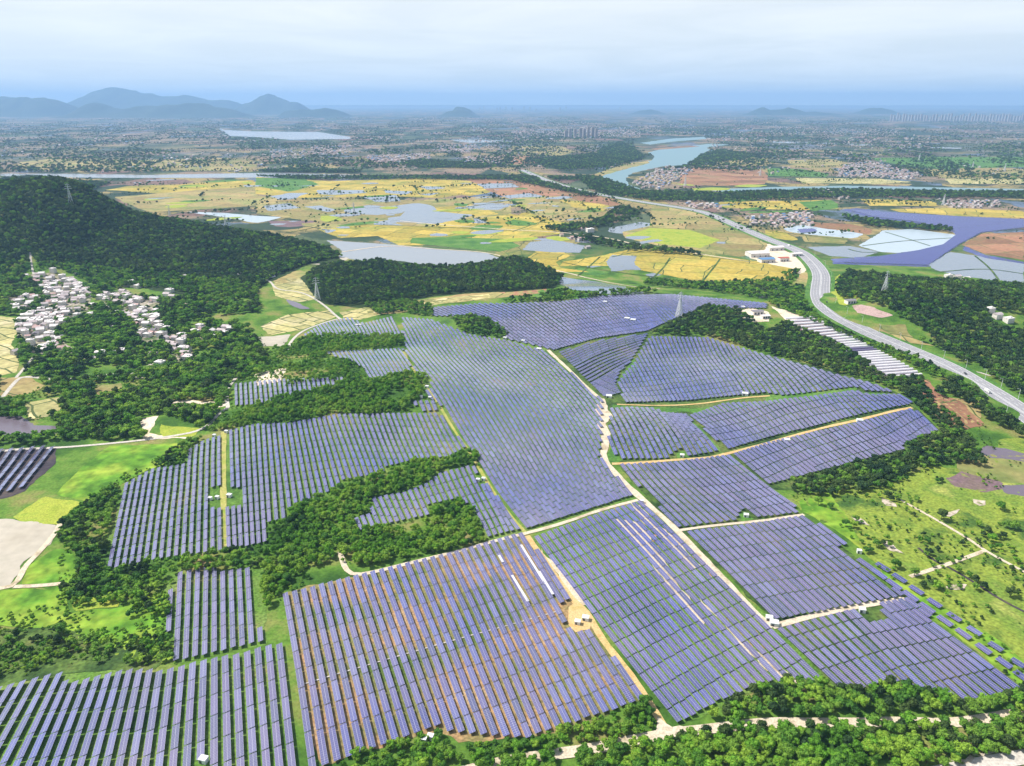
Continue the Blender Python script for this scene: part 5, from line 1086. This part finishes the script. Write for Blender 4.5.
# street lamps and cars on the highway
def place_on_road(u, off):
    C = resample(HWW, 3); z = H(C[:, 0], C[:, 1]); uu, vv = w2px(C[:, 0], C[:, 1], z + 1); 
    sel = np.where(vv > 242)[0]; i = sel[np.argmin(np.abs(vv[sel] - u))]; i = min(max(i, 1), len(C) - 2); d = C[i + 1] - C[i - 1]; d /= np.linalg.norm(d); p = C[i] + np.array([-d[1], d[0]]) * off
    return (p[0], p[1], z[i] + 1.02), math.atan2(d[1], d[0])
LM = mat('lamp_post_white', (.75, .76, .78), .4)[0]
vs_l = [256, 266, 277, 289, 303, 315, 324, 333, 342, 351, 360, 369, 378, 388, 399, 411]
for side, nm in ((16.5, 'near'), (-16.5, 'far')):
    for k, v in enumerate(vs_l):
        p, an = place_on_road(v, side); e = empty('street_lamp', p, an + (math.pi if side > 0 else 0)); g = MB(); g.bar((0, 0, -2), (0, 0, 11), .2, n_=6, w2=.12); g.build('post', LM, e); g = MB(); g.bar((0, 0, 11), (0, 2.6, 11.5), .1); g.build('arm', LM, e)
        g = MB(); g.box((0, 2.9, 11.5), (.4, 1.1, .18)); g.build('lamp_head', LM, e); tag(e, f'tall white street lamp, {ordw(k + 1)} from the top along the {nm} side of the highway', 'street lamp', 'street lamps along the highway')
CARM = [mat('car_white', (.75, .75, .76), .3, .5)[0], mat('car_dark', (.04, .04, .05), .3, .5)[0], mat('car_red', (.4, .04, .03), .3, .5)[0]]; TY = mat('tyre', (.02, .02, .02), .9)[0]
for v, off, c, tr, lab in [(302, 5, 1, 0, 'dark car on the highway below the bend'), (262, -6, 0, 0, 'white car on the highway above the bend'), (336, -5.5, 0, 0, 'white car on the straight highway near the polytunnels'), (374, 4, 1, 0, 'dark car on the lower highway'), (392, -5.5, 0, 1, 'white truck on the lower right highway'), (246, 4, 0, 1, 'white truck far up the highway')]:
    p, an = place_on_road(v, off); e = empty('truck' if tr else 'car', p, an); g = MB(); Lc = 9 if tr else 4.6
    if tr: g.box((-1, 0, 2.2), (6.6, 2.4, 2.6)); g.box((3.4, 0, 1.7), (1.8, 2.3, 2.2)); g.build('body', CARM[c], e); g = MB(); g.box((4.32, 0, 2.2), (.08, 2, .8)); g.build('windscreen', GLS, e)
    else:
        g.box((0, 0, .65), (4.5, 1.8, .6)); g.poly([(-1.7, -.85, .95), (-1.7, .85, .95), (-1.1, .7, 1.5), (-1.1, -.7, 1.5)]); g.poly([(-1.1, -.7, 1.5), (-1.1, .7, 1.5), (.6, .7, 1.5), (.6, -.7, 1.5)]); g.build('body', CARM[c], e)
        g = MB(); g.poly([(.6, -.7, 1.5), (.6, .7, 1.5), (1.3, .85, .96), (1.3, -.85, .96)]); g.poly([(-1.7, -.85, .95), (-1.1, -.7, 1.5), (.6, -.7, 1.5), (1.3, -.85, .95)]); g.poly([(1.3, .85, .95), (.6, .7, 1.5), (-1.1, .7, 1.5), (-1.7, .85, .95)]); g.build('windscreen', GLS, e)
    for sx in (-1, 1):
        for sy in (-1, 1): g = MB(); g.bar((sx * Lc * .31, sy * .75, .35), (sx * Lc * .31, sy * .98, .35), .35, n_=10); g.build('wheel', TY, e)
    tag(e, lab, 'truck' if tr else 'car')
# lone trees of the meadow
for k, (s, sz, key, lab) in enumerate([('941,520', 1.25, 'd', 'tall dark tree alone beside the pale meadow path'), ('962,546', .6, 'd', 'small round dark tree between the path and its branch'), ('1003,539', .75, 'd', 'dark bush at the end of the hedge line on the meadow'), ('923,536', .55, 'd', 'small dark bush left of the meadow path'), ('876,547', .85, 'm', 'bushy tree near the pale stones on the left meadow'), ('895,568', 1.0, 'm', 'green tree touching the loose solar tables'), ('914,576', .9, 'm', 'green tree behind the second loose table line'), ('928,581', .6, 'd', 'narrow dark tree beside the loose tables'),
        ('1010,597', 1.0, 'd', 'dark wide bush on the right meadow border'), ('978,527', .7, 'b', 'light green bush in the meadow hedge line'), ('988,532', .7, 'd', 'dark bush in the middle of the meadow hedge line'), ('1000,510', 1.0, 'm', 'green tree at the right meadow edge by the mud'), ('818,505', 1.0, 'm', 'round tree at the top left meadow corner'), ('830,509', .8, 'm', 'smaller round tree at the top left meadow corner')]):
    q = px2w(PP(s))[0]; e = empty('meadow_tree', tuple(q), k); e.scale = (sz, sz, sz * 1.1); nodup('crown', CR[key][k % 4], e); nodup('trunk', TRK[k % 3], e); tag(e, lab, 'tree')
# ------------------------------------------------------------------ far mountains
MTM = noise_mat('mountain_forest', [(.018, .04, .024), (.03, .055, .03), (.045, .07, .04)], .002)
def mountain(dist, sil):
    """a ridge whose crest reads as the given outline"""
    S = np.array(PP(sil)); b = (383 - S[:, 1]) / F; t = dist / (CP + b * SP); X = t * (S[:, 0] - 512) / F; Z = np.maximum(CAMH + t * (-SP + b * CP), 0)
    xs = np.linspace(X.min(), X.max(), 90); zs = np.interp(xs, X, Z); ys = np.linspace(-1, 1, 17); dp = max(zs.max() * 3.2, 600); zs = zs * (.9 + .2 * fnoise(xs / (dist * .012), xs * 0 + dist, 66)); zs = zs * smooth(np.minimum(xs - xs[0], xs[-1] - xs) / ((xs[-1] - xs[0]) * (.34 if S[-1, 0] - S[0, 0] < 60 else .16))); V = []
    for y in ys:
        f = smooth(1 - abs(y)); zz = zs * f * (.85 + .3 * fnoise(xs / 300, np.full_like(xs, y * 4), 61)) if abs(y) > .01 else zs
        V.append(np.stack([xs, np.full_like(xs, dist + y * dp), zz - 1], 1))
    V = np.stack(V); i = np.arange(V.shape[0] * V.shape[1]).reshape(V.shape[:2]); Fq = np.stack([i[:-1, :-1], i[:-1, 1:], i[1:, 1:], i[1:, :-1]], -1).reshape(-1, 4)
    me = mk('mountain', V.reshape(-1, 3), Fq); me.polygons.foreach_set('use_smooth', np.ones(len(me.polygons), bool)); return tag(link('mountain', me, [MTM]), kind='structure')
mountain(24000, '55,104 75,100 90,95 100,90 113,87 124,88 140,93 160,96 178,96 190,95 205,99 240,102 262,105')
mountain(22000, '235,106 250,103 262,96 268,94 276,97 290,102 310,105')
mountain(20000, '-120,104 -40,97 0,96 20,98 40,103 50,106')
mountain(18500, '-80,112 -20,100 10,98 30,97 50,98 65,103 85,110 90,113')
mountain(17000, '60,116 80,107 92,103 100,103 112,108 125,109 140,106 160,105 175,104 188,103 200,103 215,107 230,109 250,112 262,116')
mountain(17500, '275,116 285,111 300,109 312,110 325,108 335,109 350,114 356,116'); mountain(18000, '430,116 442,113.5 450,111 458,109.5 466,111 474,113.5 484,116')
mountain(20000, '446,110 455,107 463,107 476,111 480,112'); mountain(20000, '740,115 750,111 758,108.5 763,107.5 770,110 780,109.5 788,107.5 793,108.5 805,112 815,111.5 830,113 850,115')
mountain(21000, '625,112 640,110.5 650,109.5 660,111 672,112.5'); mountain(22000, '850,111 870,108 880,107.5 895,110 905,111')
# ------------------------------------------------------------------ the air
x = 26000.; y0, y1, z0, z1 = -600., 46000., -3., 760.
V = [(-x, y0, z0), (x, y0, z0), (x, y1, z0), (-x, y1, z0), (-x, y0, z1), (x, y0, z1), (x, y1, z1), (-x, y1, z1)]
hz = link('haze', mk('haze', V, [[3, 2, 1, 0], [4, 5, 6, 7], [0, 1, 5, 4], [1, 2, 6, 5], [2, 3, 7, 6], [3, 0, 4, 7]]))
hm = bpy.data.materials.new('haze_air'); hm.use_nodes = True; n = hm.node_tree.nodes; n.clear(); o = n.new('ShaderNodeOutputMaterial'); pv = n.new('ShaderNodeVolumePrincipled')
pv.inputs['Color'].default_value = (.36, .61, 1.0, 1); pv.inputs['Density'].default_value = HAZE_DENS; pv.inputs['Anisotropy'].default_value = .1
hm.node_tree.links.new(pv.outputs[0], o.inputs['Volume']); hz.data.materials.append(hm); tag(hz, kind='stuff')
